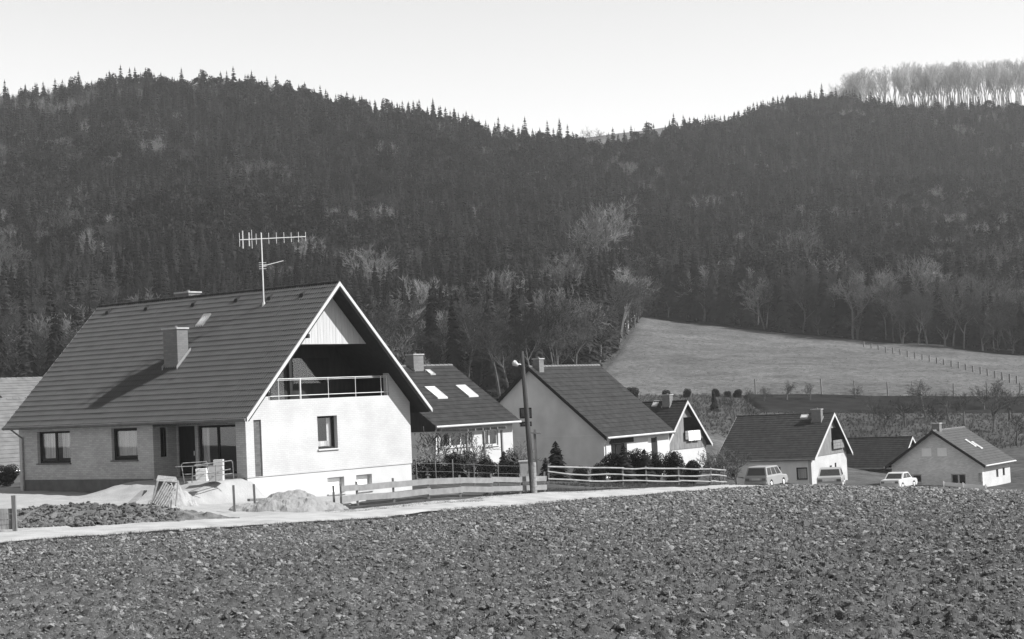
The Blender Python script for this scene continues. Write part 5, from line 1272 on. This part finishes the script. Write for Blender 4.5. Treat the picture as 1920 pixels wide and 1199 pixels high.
def hedge():
    V = []; Fc = []; r = np.random.default_rng(9); pts = [(777, 90.5), (830, 92.5), (900, 95), (975, 97.5)]
    Q = [gpt(*p) for p in pts]; t = world_thing('garden_hedge', 'low dark clipped hedge behind the wire fence of the pergola garden', 'hedge', tuple(Q[0]))
    for a, b in zip(Q[:-1], Q[1:]):
        n = int((b-a).length*1100); d = (b-a).normalized(); nn = Vector((-d.y, d.x, 0))
        for k in range(n):
            p = a.lerp(b, r.random())+nn*r.uniform(-.35, .35)+Vector((0, 0, r.random()**.6*.95*(1+.12*math.sin(k)))); q = r.normal(size=3); q /= np.linalg.norm(q); w = np.cross(q, r.normal(size=3)); w /= np.linalg.norm(w); s = r.uniform(.03, .07); o = len(V)
            p = np.array(p); V += [tuple(p-q*s), tuple(p+w*s*.5), tuple(p+q*s), tuple(p-w*s*.5)]; Fc.append((o, o+1, o+2, o+3))
        g = MB()
        for k in range(int((b-a).length/.8)): c = a.lerp(b, (k+.5)/((b-a).length/.8)); g = MB(); g.tube(c-Vector((0, 0, .2)), c+Vector((0, 0, .7)), .03, .015, 5); g.build('stem', M_bark, t)
    mb = MB(); mb.add(V, Fc); mb.build('foliage', M_leaf, t, norm=False)
hedge()
# --- row of small clipped shrubs at the foot of the pasture
rows = [(1185, 739, 713, 30), (1249, 741, 724, 17), (1289, 741, 722, 17), (1341, 742, 723, 18), (1364, 742, 727, 14), (1383, 742, 724, 19)]
row_lab = ['large dark double shrub at the left end of the pasture foot row', 'small round shrub above the chimney of the balcony house', 'small round shrub over the ridge end of the balcony house', 'round shrub first of the close trio at the pasture foot', 'smallest round shrub in the middle of the close trio', 'round shrub last of the close trio at the pasture foot']
for i, (px, yb, yt, w) in enumerate(rows):
    d = 248.5; a = at(px, yb, d); z = g1(a.x, d); h = (yb-yt)/F_PX*d
    t = thing('round_shrub', row_lab[i], 'shrub', (a.x, d, z-.2*h), random.uniform(0, 6), 'shrubs along the foot of the pasture'); t.scale = (w/F_PX*d/2,)*2+(h/2,)
    for nm, me in (('stems', STM), ('foliage', BM[i % 4])): o = bpy.data.objects.new(nm, me); col.objects.link(o); o.parent = t
d = 225; a = gpt(1341, d); place_tree('orchard_spruce', 'dark spruce standing alone in the gardens below the shrub trio', 'tree', tuple(a), [('trunk', GST), ('crown', GS[1])], .6)
# --- orchard trees
ORCH = [bare_mesh(7, .62, 800+i, 4, .15, twig_w=.02, start=.22, kids=(2, 3)) for i in range(4)]; OM = [(me_of('trunk', b[0], M_bark), me_of('crown', b[1], M_twig_d)) for b in ORCH]
orch = [(1733, 778, 7.0), (1697, 800, 6.0), (1736, 795, 5.5), (1810, 800, 7.0), (1862, 812, 8.0), (1893, 790, 8.0), (1605, 752, 3.5), (1520, 757, 4.5), (1476, 757, 4.5), (1432, 757, 4), (1660, 812, 5), (1905, 835, 6), (1780, 790, 6), (1640, 790, 5), (1845, 775, 6), (1405, 775, 5), (1380, 790, 5), (1410, 800, 4), (1760, 812, 5), (1870, 770, 7)]
for i, (px, py, h) in enumerate(orch):
    q = ground_hit(px, py, 190, 262) or gpt(px, 240); me = OM[i % 4]
    place_tree('fruit_tree', 'leafless fruit tree in the orchard slope below the pasture', 'tree', (q.x, q.y, g1(q.x, q.y)-.1), [('trunk', me[0]), ('crown', me[1])], h/7*.66, group='fruit trees of the orchard slope')
# bushes that edge the wood above the pasture and the scrub by the grey roof
for i, px in enumerate((1128, 1150, 1215, 1262, 1330, 1398, 1470, 1545, 1618, 1700, 1780, 1850, 1905)):
    d = float(forest_base(px))+3.5; x = tx(px)*d; b = OM[i % 4]
    place_tree('wood_edge_shrub', 'leafless shrub at the edge of the wood above the pasture', 'shrub', (x, d, g1(x, d)-.2), [('stem', b[0]), ('twigs', b[1])], random.uniform(.7, 1.2), group='shrubs along the wood edge')
# ------------------------------------------------------------------ haze
def haze():
    mb = MB(); mb.box(-1400, 1400, -95, 1480, -26, 235); m = bpy.data.materials.new('haze'); m.use_nodes = True; nt = m.node_tree; nt.nodes.clear()
    o = nt.nodes.new('ShaderNodeOutputMaterial'); v = nt.nodes.new('ShaderNodeVolumePrincipled'); v.inputs['Color'].default_value = (.95, .95, .95, 1); v.inputs['Density'].default_value = .00013; v.inputs['Anisotropy'].default_value = .2
    nt.links.new(v.outputs[0], o.inputs['Volume']); ob = mb.build('haze', m); ob['kind'] = 'stuff'
haze()
